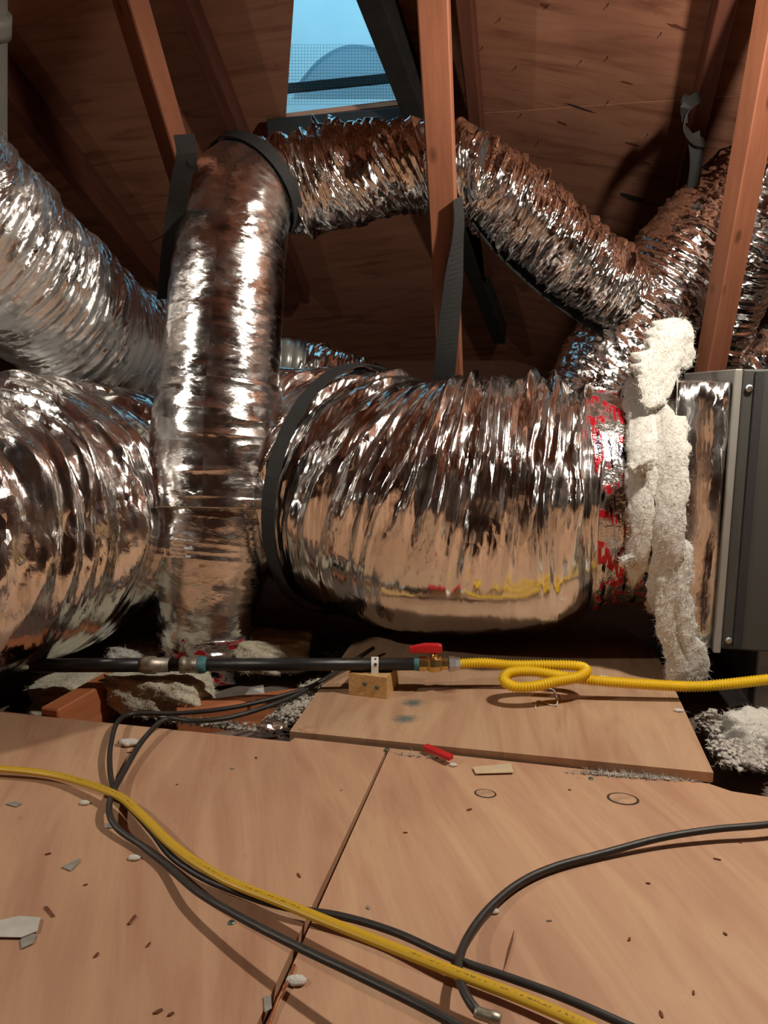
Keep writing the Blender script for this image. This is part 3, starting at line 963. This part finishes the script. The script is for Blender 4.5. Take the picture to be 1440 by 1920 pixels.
ribbon('webbing_tail', [aty(1300, 250, 2.10), aty(1305, 300, 2.13), aty(1300, 350, 2.17)], (1, .3, 0), .036, .003, M['strap'], s, 16)
ribbon('webbing_tail', [aty(1284, 230, 2.10), aty(1283, 190, 2.12), aty(1290, 180, 2.14)], (1, .3, 0), .018, .003, M['strap'], s, 16)

# a pale vent pipe at the far left
vp = thing('vent_pipe', tuple(aty(-22, 330, 1.75)), 'pale grey vent pipe at the extreme upper left edge', 'pipe')
sweep('pipe_wall', [aty(-22, -60, 1.60) * 3.3 - aty(-16, 330, 1.88) * 2.3, aty(-16, 330, 1.88) * 1.5 - aty(-22, -60, 1.60) * .5], [.034, .034], 8, 32, M['pvc'], vp)
sweep('pipe_hub', [aty(-20, 20, 1.63), aty(-20, 60, 1.655)], [.041, .041], 4, 32, M['pvc'], vp)

# ================================================================== AIR HANDLER
C0 = aty(1352, 1217, 1.40)
ah = thing('air_handler', (float(C0[0] + .3), float(C0[1] + .2), .0), 'dark grey steel air handler cabinet at the right edge', 'air handler')
Zt = .628; Zb = float(C0[2]); W_, D_ = .62, .56
cb = C0 + HU * W_ / 2 + HW * D_ / 2; cb[2] = (Zt + Zb) / 2
from_bm('cabinet', bevel(obox(cb, HU, HW, UZ, W_ / 2, D_ / 2, (Zt - Zb) / 2), .004, 2), M['steel_grey'], ah)
# end plate with its turned edge
ce = C0 - HU * .008 + HW * (D_ / 2); ce[2] = (Zt + Zb) / 2 - .004
from_bm('end_flange', bevel(obox(ce, HU, HW, UZ, .007, D_ / 2 + .004, (Zt - Zb) / 2 + .004), .002), M['flange'], ah)
cs = C0 + HU * .028 - HW * .003; cs[2] = (Zt + Zb) / 2
from_bm('corner_strip', bevel(obox(cs, HU, HW, UZ, .008, .0025, (Zt - Zb) / 2 - .004), .001), M['strap'], ah)
for (dz) in (Zt - .035, Zb + .02):
    lathe('screw', C0 + HU * .012 - HW * .001 + UZ * (dz - Zb), -HW, [(0, .007), (.004, .007), (.006, .004)], 8, M['galv'], ah)
lb = C0 + HU * .135 - HW * .0012
lb[2] = .25
prism('label_sheet', [aty(1434, 975, 1.37) * 0 + (C0 + HU * .102 - HW * .0015) * [1, 1, 0] + UZ * z_ for z_ in (.198, .338)] +
      [(C0 + HU * .30 - HW * .0015) * [1, 1, 0] + UZ * z_ for z_ in (.338, .198)], .0008, M['white'], ah, 0, HW)
bx_ = C0 + HU * (W_ / 2 + .055) + HW * (D_ / 2 + .04); bx_[2] = (Zb - .06) / 2
from_bm('base_plenum', bevel(obox(bx_, HU, HW, UZ, W_ / 2 - .03, D_ / 2 - .03, (Zb + .06) / 2), .003), M['galv_dull'], ah)
# foil-faced transition between the cabinet and the duct
tr = thing('duct_transition', (float(C0[0]), float(C0[1] + .2), .08), 'foil faced transition box between the air handler and widest duct', 'duct fitting')
ct = C0 - HU * .062 + HW * (D_ / 2 - .0); ct[2] = (Zt + Zb) / 2 - .012
bmt = obox(ct, HU, HW, UZ, .046, D_ / 2 - .010, (Zt - Zb) / 2 - .010)
bmesh.ops.subdivide_edges(bmt, edges=bmt.edges, cuts=14, use_grid_fill=True)
for v in bmt.verts:
    k = vnoise(np.array([v.co.y * 30]), np.array([v.co.z * 22 + v.co.x * 9]), 5)[0] - .5
    v.co += Vector((k * .012, k * .010, k * .010))
from_bm('foil_face', bmt, M['foil_plenum'], tr, True)

# ------------------------------------------------------------------ fibreglass wrap round the duct end
def lump(A, seed, f=16.):
    def g(U, V, N, P):
        return A * (fbm(P[:, :, 0] * f + P[:, :, 1] * 5, P[:, :, 2] * f + P[:, :, 1] * 9, seed, 4) - .5) * 2 + A * .35 * (ridged(P[:, :, 0] * f * 2.5, P[:, :, 2] * f * 2.5 + P[:, :, 1] * 20, seed + 9) - .5)
    return g


wr = thing('insulation_wrap', tuple(atz(1290, 1285, 0.0)), 'torn white fibreglass batt wrapped round the widest duct end', 'insulation')
# ring hugging the collar, from over the top down the near side to the floor
def wrapper(xo, r, a0, a1, n):
    c = np.array([.585, 1.625, .352]) - HU * xo
    return [c + (-HW * math.sin(math.radians(q)) + UZ * math.cos(math.radians(q))) * r for q in np.linspace(a0, a1, n)]
def ragged(A, seed, f=10., edge=.5):
    """soft folds along the strip, torn fluffy edges"""
    def g(U, V, N, P):
        th = V * 2 * math.pi
        e = np.abs(np.sin(th)) ** 4
        fold = fbm(V * 5 + seed, U * f, seed, 3) - .5
        torn = fbm(U * 38, V * 2 + seed, seed + 3, 4) - .5
        fluff = fbm(U * 70, V * 26, seed + 7, 3) - .5
        return A * (fold * 1.7 * (1 - e) + torn * 2.4 * edge * e + fluff * .25)
    return g


sweep('batt_strip', wrapper(.046, .248, -75, 128, 11), [.022, .026, .027, .028, .026, .029, .030, .028, .026, .022, .014], 300, 72, M['fibre'], wr, ragged(.016, 3), flat=.5, ref=UZ, taper=.05)
sweep('batt_strip', wrapper(-.006, .258, -80, 150, 11), [.022, .026, .030, .031, .028, .030, .032, .030, .032, .028, .022], 300, 72, M['fibre'], wr, ragged(.017, 5), flat=.45, ref=UZ, taper=.05)
sweep('batt_flap', [aty(1215, 765, 1.44), aty(1232, 700, 1.50), aty(1256, 650, 1.54), aty(1280, 600, 1.56)], [.026, .046, .050, .030], 200, 64, M['fibre'], wr, ragged(.024, 11, 14, 1.0), flat=.45, ref=(0, -1, 0), taper=.03)
sweep('batt_tail', [aty(1275, 1010, 1.385), aty(1262, 1100, 1.39), aty(1270, 1190, 1.40), aty(1288, 1245, 1.41), aty(1284, 1292, 1.42)], [.030, .032, .034, .044, .036], 240, 64, M['fibre'], wr, ragged(.018, 13), flat=.5, ref=(0, -1, 0), taper=.03)
for (px, py, Y, r) in ((1200, 872, 1.375, .020), (1176, 1048, 1.40, .011)):
    p = aty(px, py, Y)
    sweep('batt_tuft', [p - RT * r - UZ * r * .6, p, p + RT * r * 1.3 + UZ * r * .5], [r * .7, r * .8, r * .7], 60, 30, M['fibre'], wr, ragged(r * .9, 19, 40, 1.0), flat=.7, ref=(0, -1, 0), taper=r * .5)


def fuzz(parent, objs, n, seed, mat, L=.010, w=.00035):
    """loose glass fibres standing off the batt: far too many to count, one part"""
    rg = np.random.RandomState(seed)
    pts = []; nrm = []
    for o in objs:
        me = o.data; off = np.array(wloc(o))
        co = np.empty(len(me.vertices) * 3); me.vertices.foreach_get('co', co); co = co.reshape(-1, 3)
        nn = np.empty(len(me.vertices) * 3); me.vertices.foreach_get('normal', nn); nn = nn.reshape(-1, 3)
        pts.append(co + off); nrm.append(nn)
    pts = np.vstack(pts); nrm = np.vstack(nrm)
    ix = rg.randint(0, len(pts), n)
    p = pts[ix] + rg.normal(size=(n, 3)) * .0015
    d = nrm[ix] * .8 + rg.normal(size=(n, 3)) * .8; d /= np.linalg.norm(d, axis=1)[:, None]
    ln = rg.uniform(.35, 1.0, (n, 1)) * L
    c = rg.normal(size=(n, 3)) * .35
    sd = np.cross(d, rg.normal(size=(n, 3))); sd /= np.linalg.norm(sd, axis=1)[:, None]
    q0 = p - d * .002; q1 = p + d * ln * .5; q2 = p + (d + c) * ln
    V = np.stack([q0 - sd * w, q0 + sd * w, q1 - sd * w, q1 + sd * w, q2], 1).reshape(-1, 3)
    Fc = []
    for i in range(n):
        k = i * 5; Fc += [(k, k + 1, k + 3, k + 2), (k + 2, k + 3, k + 4)]
    return tag(mk('loose_fibre', V, Fc, mat, parent), kind='stuff')


fuzz(wr, list(wr.children), 9000, 4, M['fibre'])

# ================================================================== GAS LINE
YP = 1.378
ZP = float(aty(560, 1246, YP)[2])
gas = thing('gas_pipe', tuple(aty(560, 1246, YP) - UZ * .0135), 'black iron gas pipe lying across the gap to the brass valve', 'pipe')
pL, pR = aty(270, 1247, YP), aty(790, 1245, YP)
PX = (pR - pL) / np.linalg.norm(pR - pL)
def pp(px): return pL + PX * ((px - 270) / 520.0 * np.linalg.norm(pR - pL))
lathe('pipe', pp(312), PX, [(0, .0122), (np.linalg.norm(pR - pp(312)), .0122)], 28, M['pipe'], gas, True)
lathe('coupling', pp(338), PX, [(0, .0125), (.001, .0162), (.009, .0168), (.011, .0150), (.030, .0150), (.032, .0168), (.040, .0162), (.041, .0125)], 28, M['fitting'], gas, True)
lathe('sealant_bead', pp(372), PX, [(0, .0165), (.004, .0172), (.012, .0160), (.017, .0128)], 20, M['sealant'], gas, True)
lathe('elbow_fitting', pp(262), PX, [(0, .0135), (.012, .0175), (.030, .0175), (.032, .0148), (.058, .0138)], 24, M['fitting'], gas, True)
lathe('pipe_stub', pp(60), PX, [(0, .0135), (.25, .0135)], 20, M['pipe'], gas, True)
lathe('sealant_smear', pp(776), PX, [(0, .0126), (.008, .0134), (.016, .013)], 18, M['sealant'], gas, True)
# punched hanger strap over the pipe
hs = thing('pipe_strap', tuple(pp(703) - UZ * .014), 'short white perforated metal strap holding the black gas pipe', 'strap')
pts = [pp(703) + (-HW * 0 + np.array([0, -math.sin(q), math.cos(q)])) * .0135 for q in np.linspace(-1.4, 1.75, 16)]
pts = pts + [pts[-1] - UZ * .012]
bd = ribbon('band', pts, PX, .014, .0014, M['white'], hs, 30)
for q in (.45, 1.25):
    c = pp(704) + np.array([0, -math.sin(q), math.cos(q)]) * .0142
    lathe('strap_hole', c, (0, -math.sin(q), math.cos(q)), [(0, .0022 if q < 1 else .0032), (.0006, .0022 if q < 1 else .003)], 10, M['dark_gap'], bd)
# the valve
vv = thing('gas_valve', tuple(pp(815) - UZ * .012), 'brass gas valve with a red handle on the black pipe', 'valve')
pv_ = pp(786)
lathe('valve_body', pv_, PX, [(0, .0150), (.014, .0150), (.016, .0125), (.020, .0165), (.030, .0185), (.040, .0165), (.044, .012), (.046, .0125), (.055, .0125)], 8, M['brass'], vv)
lathe('union_nut', pp(841), PX, [(0, .0135), (.001, .0150), (.011, .0150), (.012, .0130), (.022, .0125)], 6, M['galv'], vv)
stem = pv_ + PX * .030
lathe('stem', stem + UZ * .014, UZ, [(0, .007), (.006, .007), (.007, .005), (.016, .005)], 12, M['brass'], vv, True)
hc = stem + UZ * .031
bm = bmesh.new()
prof = [(-.050, -.006), (-.050, .004), (-.020, .010), (.006, .010), (.014, .008), (.014, -.008), (-.016, -.008)]
f_ = [bm.verts.new(hc + PX * a + UZ * b + np.array([0, -.007, 0])) for a, b in prof]
k_ = [bm.verts.new(hc + PX * a + UZ * b + np.array([0, .007, 0])) for a, b in prof]
bm.faces.new(f_); bm.faces.new(k_[::-1])
for a in range(len(prof)):
    b = (a + 1) % len(prof); bm.faces.new((f_[b], f_[a], k_[a], k_[b]))
bmesh.ops.recalc_face_normals(bm, faces=bm.faces); bevel(bm, .002, 2)
from_bm('handle', bm, M['red'], vv, True)
# the corrugated connector: straight, one loop, then off to the right
yh_ = thing('gas_hose', tuple(pp(861) - UZ * .01), 'corrugated yellow gas hose with one flat loop on the platform', 'hose')
ZH = .060
hose = [pp(858), aty(905, 1243, YP), aty(960, 1247, 1.376), aty(1030, 1247, 1.366), aty(1082, 1249, 1.350), aty(1099, 1257, 1.330), aty(1085, 1269, 1.315),
        aty(1045, 1277, 1.302), aty(1000, 1287, 1.294), aty(963, 1287, 1.298), aty(945, 1275, 1.314), aty(958, 1261, 1.332), aty(1000, 1259, 1.340), aty(1050, 1267, 1.334),
        aty(1098, 1274, 1.326), aty(1180, 1281, 1.318), aty(1290, 1287, 1.310), aty(1350, 1284, 1.305), aty(1440, 1274, 1.30), np.array([.80, 1.285, .085]), np.array([.95, 1.275, .105]), np.array([1.05, 1.29, .12]), np.array([1.09, 1.33, .12])]
Rr, _ = resample(hose, 10); Lh = 0
Rr, _ = resample(hose, 1500)
Lh = float(np.linalg.norm(np.diff(Rr, axis=0), axis=1).sum())
PITCHC = .0052
sweep('corrugated_tube', hose, .0092, int(Lh / PITCHC * 6), 16, M['yellow'], yh_, lambda U, V, N, P: .0013 * np.cos(2 * math.pi * U / PITCHC))
# tie wire
tw = thing('tie_wire', tuple(atz(1030, 1325, .014)), 'thin pale twisted wire standing by the yellow loop', 'wire')
sweep('wire', [atz(1004, 1330, .014), atz(1008, 1314, .016), atz(1035, 1322, .016), atz(1045, 1318, .02), aty(1040, 1296, 1.36), aty(1022, 1289, 1.36)], .0011, 50, 6, M['chip_white'], tw)
# timber block under the pipe
bk = thing('wood_block', tuple(atz(690, 1308, .006)), 'rough offcut wood block propping up the gas pipe', 'block')
f0, f1 = atz(654, 1302, .0065), atz(725, 1312, .0065)
bxu = (f1 - f0); bl = np.linalg.norm(bxu); bxu /= bl
bxw = np.array([-bxu[1], bxu[0], 0])
ht = ZP - .0135 - .0065
cbk = (f0 + f1) / 2 + bxw * .038 + UZ * ht / 2
bmk = obox(cbk, bxu, bxw, UZ, bl / 2, .038, ht / 2)
bmesh.ops.subdivide_edges(bmk, edges=bmk.edges, cuts=9, use_grid_fill=True)
for v in bmk.verts:
    if v.co.z > f0[2] + .006:
        k = vnoise(np.array([v.co.x * 90]), np.array([v.co.y * 25]), 15)[0] - .5
        v.co.z -= abs(k) * .004; v.co.y += k * .002
from_bm('timber', bmk, M['block'], bk, False)
for (t_, h_) in ((.42, .026), (.74, .022)):
    lathe('screw', f0 + bxu * bl * t_ + UZ * h_ + bxw * .002, -bxw, [(0, .0042), (.003, .0042), (.004, .003)], 10, M['screw'], bk)

# ================================================================== CABLES
def cable(name, pts, r, mat, label, cat='cable', flat=1.0, n=220, ref=(0, 0, 1)):
    p0 = np.mean(np.array(pts), axis=0); p0[2] = min(q[2] for q in pts)
    t = thing(name, tuple(p0), label, cat)
    sweep('sheath', pts, r, n, 14, mat, t, None, True, flat, ref)
    return t


def zs(lst): return [atz(px, py, z) for px, py, z in lst]


cable('power_cable', zs([(-900, 1560, .012), (-420, 1462, .014), (-120, 1436, .016), (0, 1441, .014), (110, 1455, .012), (215, 1489, .020), (262, 1525, .022), (330, 1590, .020), (420, 1648, .020), (530, 1693, .022), (600, 1722, .026), (700, 1762, .030), (850, 1822, .034), (980, 1872, .036), (1100, 1924, .038), (1260, 2000, .04)]),
      .0068, M['cable_y'], 'flat yellow power cable running across the plywood floor', flat=.62)
cable('coaxial_cable', zs([(690, 1222, .03), (640, 1254, .02), (575, 1290, .012), (450, 1324, .012), (340, 1337, .010), (255, 1338, .012), (222, 1352, .016), (208, 1395, .018), (206, 1440, .014), (214, 1480, .008), (240, 1510, .008), (285, 1560, .010), (322, 1606, .010), (385, 1648, .008), (470, 1682, .008), (540, 1702, .012), (640, 1718, .016), (740, 1748, .018), (850, 1797, .020), (960, 1835, .022), (1060, 1872, .024), (1180, 1925, .025), (1300, 1980, .025)]),
      .0042, M['cable_k'], 'dark cable bending sharply, then running beside the yellow cable')
ck = cable('coaxial_cable', zs([(700, 1215, .025), (610, 1272, .014), (540, 1310, .010), (440, 1343, .014), (365, 1352, .018), (310, 1349, .018), (268, 1388, .014), (232, 1448, .010), (210, 1490, .016), (205, 1525, .016), (222, 1555, .010), (265, 1585, .008), (310, 1620, .008), (370, 1672, .020), (460, 1725, .030), (560, 1776, .038), (670, 1828, .045), (780, 1882, .050), (860, 1925, .050), (960, 1985, .050)]),
           .0044, M['cable_k'], 'lower dark cable lifting off the floor towards the bottom edge')
c3 = cable('coaxial_cable', zs([(2100, 1500, .008), (1800, 1500, .012), (1560, 1528, .02), (1440, 1546, .020), (1340, 1555, .018), (1240, 1571, .014), (1130, 1600, .008), (1040, 1625, .007), (975, 1655, .007), (920, 1700, .008), (880, 1752, .012), (861, 1800, .022), (863, 1840, .030), (880, 1877, .030), (897, 1899, .028)]),
           .0046, M['cable_k'], 'loose dark cable curling in from the right edge to its bare plug')
pe0, pe1 = atz(897, 1899, .028), atz(938, 1913, .026)
de = (pe1 - pe0) / np.linalg.norm(pe1 - pe0)
lathe('plug', pe0 - de * .004, de, [(0, .0048), (.003, .0056), (.014, .0056), (.015, .0062), (.024, .0062), (.025, .005)], 12, M['fitting'], c3, True)
cable('thin_wire', [atz(560, 1232, -.02), atz(640, 1212, -.01), atz(730, 1180, .012), atz(800, 1158, .012), atz(850, 1140, .012)], .003, M['cable_k'], 'thin dark wire in the shadow under the widest duct', 'wire', n=60)
# bare copper lying in the seam
cw = thing('copper_wire', tuple(atz(528, 1870, 0)), 'bare copper wire lying in the seam between floor sheets', 'wire')
sweep('wire', zs([(500, 1935, .003), (512, 1900, .003), (524, 1868, .004), (540, 1842, .003), (552, 1810, .001)]), .0018, 40, 8, M['copper'], cw)

# ================================================================== INSULATION AND BITS IN THE OPEN BAY
def batt(name, px, py, z, sx, sy, sz, rot, seed, label, mat='fibre'):
    """a torn slab of batt: rounded lumpy box"""
    c = atz(px, py, z)
    n = 26
    V = []; Fc = []
    bm = bmesh.new(); bmesh.ops.create_cube(bm, size=2.0)
    bmesh.ops.subdivide_edges(bm, edges=bm.edges, cuts=n, use_grid_fill=True)
    P = np.array([v.co for v in bm.verts])
    Fc = []
    bm.verts.index_update()
    Fc = [[v.index for v in f.verts] for f in bm.faces]; bm.free()
    L4 = (np.abs(P) ** 5).sum(1) ** (1 / 5)
    Nn = P / L4[:, None]
    k = 1 + .20 * (fbm(Nn[:, 0] * 2.4 + seed + Nn[:, 2], Nn[:, 1] * 2.4 + Nn[:, 2] * 1.7, seed, 4) - .5) * 2
    Q = Nn * k[:, None] * np.array([sx, sy, sz])
    ca, sa = math.cos(rot), math.sin(rot)
    W3 = np.stack([Q[:, 0] * ca - Q[:, 1] * sa, Q[:, 0] * sa + Q[:, 1] * ca, Q[:, 2]], 1) + c
    t = tag(mk(name, W3, Fc, M[mat], None, True), label, 'insulation')
    fuzz(t, [t], 1800, seed, M[mat], .009)
    return t


batt('insulation_batt', 508, 1222, .0, .085, .06, .040, .1, 21, 'cream fibreglass batt beside the riser foot, above the pipe', 'fibre_y')
batt('insulation_batt', 300, 1290, -.006, .105, .060, .040, -.2, 23, 'cream fibreglass batt below the pipe near the bent cable', 'fibre_y')
batt('insulation_batt', 150, 1292, -.030, .090, .07, .036, .3, 25, 'cream fibreglass batt tucked under the left duct', 'fibre_y')
batt('insulation_batt', 262, 1232, -.01, .070, .05, .030, .1, 27, 'pale fibreglass scrap between left duct and riser foot', 'fibre')
batt('insulation_batt', 1432, 1385, -.02, .060, .05, .040, .2, 33, 'white fibreglass clump by the base of the air handler', 'fibre')


def lumps(name, zones, mat, label, seed):
    """loose-fill: hundreds of small torn clumps in one object"""
    rg = np.random.RandomState(seed)
    t_ = (1 + 5 ** .5) / 2
    I = np.array([(-1, t_, 0), (1, t_, 0), (-1, -t_, 0), (1, -t_, 0), (0, -1, t_), (0, 1, t_), (0, -1, -t_), (0, 1, -t_), (t_, 0, -1), (t_, 0, 1), (-t_, 0, -1), (-t_, 0, 1)]) / 1.9
    FI = [(0, 11, 5), (0, 5, 1), (0, 1, 7), (0, 7, 10), (0, 10, 11), (1, 5, 9), (5, 11, 4), (11, 10, 2), (10, 7, 6), (7, 1, 8), (3, 9, 4), (3, 4, 2), (3, 2, 6), (3, 6, 8), (3, 8, 9), (4, 9, 5), (2, 4, 11), (6, 2, 10), (8, 6, 7), (9, 8, 1)]
    V = []; Fc = []
    for (poly, cnt, z0, z1, r0, r1) in zones:
        A = np.array(poly, float)
        for _ in range(cnt):
            w = rg.dirichlet([1] * len(A)); p = (A * w[:, None]).sum(0)
            z = rg.uniform(z0, z1); c = atz(p[0], p[1], z)
            r = rg.uniform(r0, r1) * np.array([rg.uniform(.7, 1.5), rg.uniform(.7, 1.5), rg.uniform(.45, .9)]) * .72
            k0 = len(V) * 12
            V.append((I * rg.uniform(.35, 1.5, (12, 1))) @ np.linalg.qr(rg.normal(size=(3, 3)))[0] * r + c)
            Fc += [(a + k0, b + k0, c_ + k0) for a, b, c_ in FI]
    V = np.vstack(V)
    t = tag(mk(name, V, Fc, M[mat], None, True), label, 'insulation', None, 'stuff')
    fuzz(t, [t], 9000, seed, M[mat], .009, .0003)
    return t


lumps('loose_insulation', [
    ([(640, 1262), (590, 1262), (530, 1320), (470, 1368), (545, 1370), (600, 1310)], 1500, -.05, .0, .003, .009),
    ([(240, 1342), (300, 1352), (470, 1372), (560, 1380), (470, 1350), (330, 1345)], 420, -.02, .002, .002, .006),
    ([(640, 1180), (560, 1200), (600, 1260), (660, 1240), (690, 1180)], 300, -.06, -.02, .005, .012)],
      'blown', 'grey loose-fill insulation spilling between the floor boards and platform', 5)
lumps('loose_insulation', [
    ([(1345, 1445), (1310, 1385), (1360, 1370), (1440, 1400), (1470, 1440), (1440, 1452)], 1500, -.045, .002, .003, .009),
    ([(1300, 1340), (1340, 1330), (1400, 1380), (1340, 1400)], 300, -.05, -.02, .004, .010),
    ([(985, 1442), (1060, 1440), (1200, 1450), (1350, 1468), (1380, 1470), (1200, 1458), (1060, 1450)], 260, .0, .003, .0008, .003),
    ([(725, 1410), (735, 1412), (830, 1420), (860, 1432)], 30, .0, .003, .0012, .003)],
      'blown_w', 'white loose-fill insulation and crumbs along the platform edge', 8)

# foil scrap and paper flap in the bay
fs = tag(mk('foil_scrap', [atz(478, 1362, -.005), atz(500, 1345, .012), atz(528, 1350, .006), atz(540, 1364, .0), atz(505, 1370, .004), atz(496, 1357, .016)],
            [(0, 5, 1), (1, 5, 2), (2, 5, 3), (3, 5, 4), (4, 5, 0)], M['foil_scrap'], None), 'crumpled silver foil scrap at the edge of the platform', 'scrap')
prism('tmp', [atz(460, 1302, .0), atz(496, 1300, .01), atz(494, 1284, .02), atz(468, 1288, .015)], .001, M['paper'], None)
o = bpy.data.objects['tmp']; o.name = 'paper_flap'; tag(o, 'torn grey paper flap among the loose insulation', 'scrap')

# ================================================================== THINGS LYING ON THE FLOOR
def flat_bit(name, pix, z, th, mat, label, cat='scrap', group=None):
    o = prism(name, [atz(px, py, z) for px, py in pix], th, M[mat], None, 0, (0, 0, -1))
    return tag(o, label, cat, group)


# red strip
r0, r1 = atz(797, 1400, .010), atz(846, 1421, .012)
rd = (r1 - r0); rl = np.linalg.norm(rd); rd /= rl; rw = np.cross(UZ, rd); rw /= np.linalg.norm(rw)
o = from_bm('plastic_strip', bevel(obox((r0 + r1) / 2, rd, rw, np.cross(rd, rw), rl / 2, .006, .004), .001), M['red'])
tag(o, 'short red plastic strip lying on the platform edge', 'scrap')
flat_bit('tape_scrap', [(886, 1438), (958, 1431), (963, 1448), (892, 1450)], .004, .0012, 'tape_masking', 'strip of pale tape in front of the platform edge')
flat_bit('paint_flake', [(-20, 1730), (35, 1717), (76, 1720), (70, 1745), (40, 1757), (-20, 1756)], .0035, .001, 'paper', 'large pale paper flake at the left edge of the floor')
flat_bit('paint_flake', [(38, 1762), (55, 1748), (68, 1752), (62, 1768), (40, 1778)], .002, .001, 'chip_grey', 'grey flake beside the large pale flake at left')
flat_bit('paint_flake', [(494, 1868), (508, 1866), (510, 1890), (496, 1898)], .0018, .001, 'chip_grey', 'grey flake beside the bare copper wire')
flat_bit('paint_flake', [(115, 1625), (130, 1618), (150, 1608), (148, 1616), (132, 1632)], .002, .001, 'chip_grey', 'grey curled flake left of the cables')
flat_bit('paint_flake', [(10, 1507), (28, 1502), (40, 1506), (30, 1512)], .002, .001, 'chip_grey', 'grey flake under the yellow cable at the left')
flat_bit('wood_splinter', [(944, 1820), (952, 1780), (964, 1742), (962, 1760), (954, 1790)], .0022, .0015, 'chip_wood', 'long dark splinter right of the cable loop', 'splinter')
flat_bit('wood_splinter', [(82, 1700), (88, 1698), (102, 1716), (98, 1718)], .002, .001, 'chip_wood', 'dark splinter above the large pale flake', 'splinter')
flat_bit('wood_splinter', [(238, 1732), (252, 1714), (256, 1716), (244, 1732)], .002, .001, 'chip_wood', 'brown splinter left of the lifted dark cable', 'splinter')
flat_bit('blue_scrap', [(1016, 1366), (1040, 1366), (1038, 1372), (1018, 1371)], .0125, .0012, 'blue_ink', 'tiny dark blue scrap on the platform')
for k, (px, py, r, lab) in enumerate(((240, 1392, .014, 'white insulation tuft beside the bend in the dark cables'), (252, 1608, .006, 'small white tuft under the left run of cables'),
                                      (158, 1505, .006, 'white tuft in the shadow of the yellow cable'), (925, 1708, .005, 'white pellet touching the loose curled cable'),
                                      (850, 1434, .005, 'white crumb at the end of the red strip'), (555, 1838, .008, 'white smudge of plaster by the seam'),
                                      (1273, 1332, .007, 'white crumb on the right edge of the platform'), (1133, 1271, .010, 'white crumb behind the yellow hose'),
                                      (205, 1548, .006, 'pale flake beside the left cable bend'))):
    p = atz(px, py, r * .4 + (.017 if py < 1345 else 0.0))
    sweepn = sweep('insulation_tuft', [p - HU * r * 1.3, p, p + HU * r * 1.3 + HW * r * .3], [r * .6, r * .75, r * .5], 26, 16, M['fibre'], None, lump(r * .35, 40 + k, 60), flat=.6, ref=(0, 0, 1), taper=r)
    tag(sweepn, lab, 'scrap')
# countersunk screws
for (px, py, lab) in ((434, 1731, 'screw head in the floor below the lifted dark cable'), (1108, 1461, 'greenish screw head in front of the platform edge'), (725, 1406, 'screw at the corner where three boards meet')):
    p = atz(px, py, -.0005 if py > 1410 else .002)
    s_ = thing('floor_screw', tuple(p), lab, 'screw')
    sh = lathe('screw_head', p, UZ, [(0, .0040), (.0016, .0040), (.0022, .003)], 10, M['screw'], s_)
    lathe('screw_recess', p + UZ * .0021, UZ, [(0, .0014), (.0004, .0012)], 6, M['dark_gap'], sh)
# small dark chips: nothing tells them apart
rg = random.Random(12)
for (px, py) in ((435, 1440), (243, 1410), (332, 1470), (160, 1658), (1030, 1725), (1388, 1578), (1345, 1610), (297, 1895), (278, 1770), (320, 1900), (1068, 1480), (880, 1517), (1215, 1655), (690, 1700), (560, 1640), (1180, 1760), (1300, 1860), (760, 1560), (640, 1480), (480, 1420), (90, 1600), (1360, 1750), (1240, 1900), (180, 1790)):
    c = atz(px, py, .0016); q0 = rg.uniform(0, 6.28); L = rg.uniform(.002, .0055); Wd = L * rg.uniform(.25, .5)
    pts = [c + np.array([math.cos(q + q0) * 0, 0, 0]) + (HU * math.cos(q0) + HW * math.sin(q0)) * math.cos(q) * L * rg.uniform(.7, 1.2) + (-HU * math.sin(q0) + HW * math.cos(q0)) * math.sin(q) * Wd * rg.uniform(.7, 1.2) for q in np.linspace(0, 6.283, 7, endpoint=False)]
    tag(prism('wood_chip', pts, .0014, M['chip_wood'] if rg.random() < .7 else M['chip_grey'], None), 'tiny dark chip scattered on the plywood floor', 'scrap', 'tiny chips on the floor')

# ================================================================== THE LAMP (hangs above the frame)
def work_lamp(pos, aim, watts, plane, label):
    lp = thing('work_lamp', pos, label, 'lamp')
    la = np.array(aim, float); la = la / np.linalg.norm(la)
    lc = np.array(pos)
    ztop = zpl(plane, pos[0], pos[1])
    sweep('cord', [lc - la * .108, (pos[0], pos[1], ztop)], .003, 4, 8, M['cable_k'], lp)
    lathe('socket', lc - la * .055, -la, [(0, .016), (.045, .018), (.055, .008)], 16, M['white'], lp)
    prof = [(.002, .130), (.02, .122), (.05, .092), (.068, .050), (.072, .018)]
    prof = prof + [(t_ + .0015, r_ + .0015) for t_, r_ in prof[::-1]]
    V = []; Fc = []; sg = 40
    e1 = np.cross(la, [1.0, 0, 0]); e1 /= np.linalg.norm(e1); e2 = np.cross(la, e1)
    for (t_, r_) in prof:
        for k in range(sg):
            q = 2 * math.pi * k / sg
            V.append(lc - la * t_ + (e1 * math.cos(q) + e2 * math.sin(q)) * r_)
    for i in range(len(prof)):
        i2_ = (i + 1) % len(prof)
        for k in range(sg):
            Fc.append((i * sg + k, i * sg + (k + 1) % sg, i2_ * sg + (k + 1) % sg, i2_ * sg + k))
    mk('shade', V, Fc, M['galv_dull'], lp, True)  # unseen bowl shade, added so its rim keeps light off the left roof
    ld = bpy.data.lights.new('bulb', 'POINT'); ld.energy = watts; ld.color = LAMP_COL; ld.shadow_soft_size = .030
    lo_ = bpy.data.objects.new('bulb', ld); lo_.location = (0, 0, 0); link(lo_, lp)


work_lamp(LAMP_POS, LAMP_AIM, LAMP_W, PL_R, 'work lamp with added light-blocking metal shade hanging to the right of the camera')
work_lamp(LAMP2_POS, LAMP2_AIM, LAMP2_W, PL_L, 'dimmer work lamp with added light-blocking metal shade hanging far to the left')
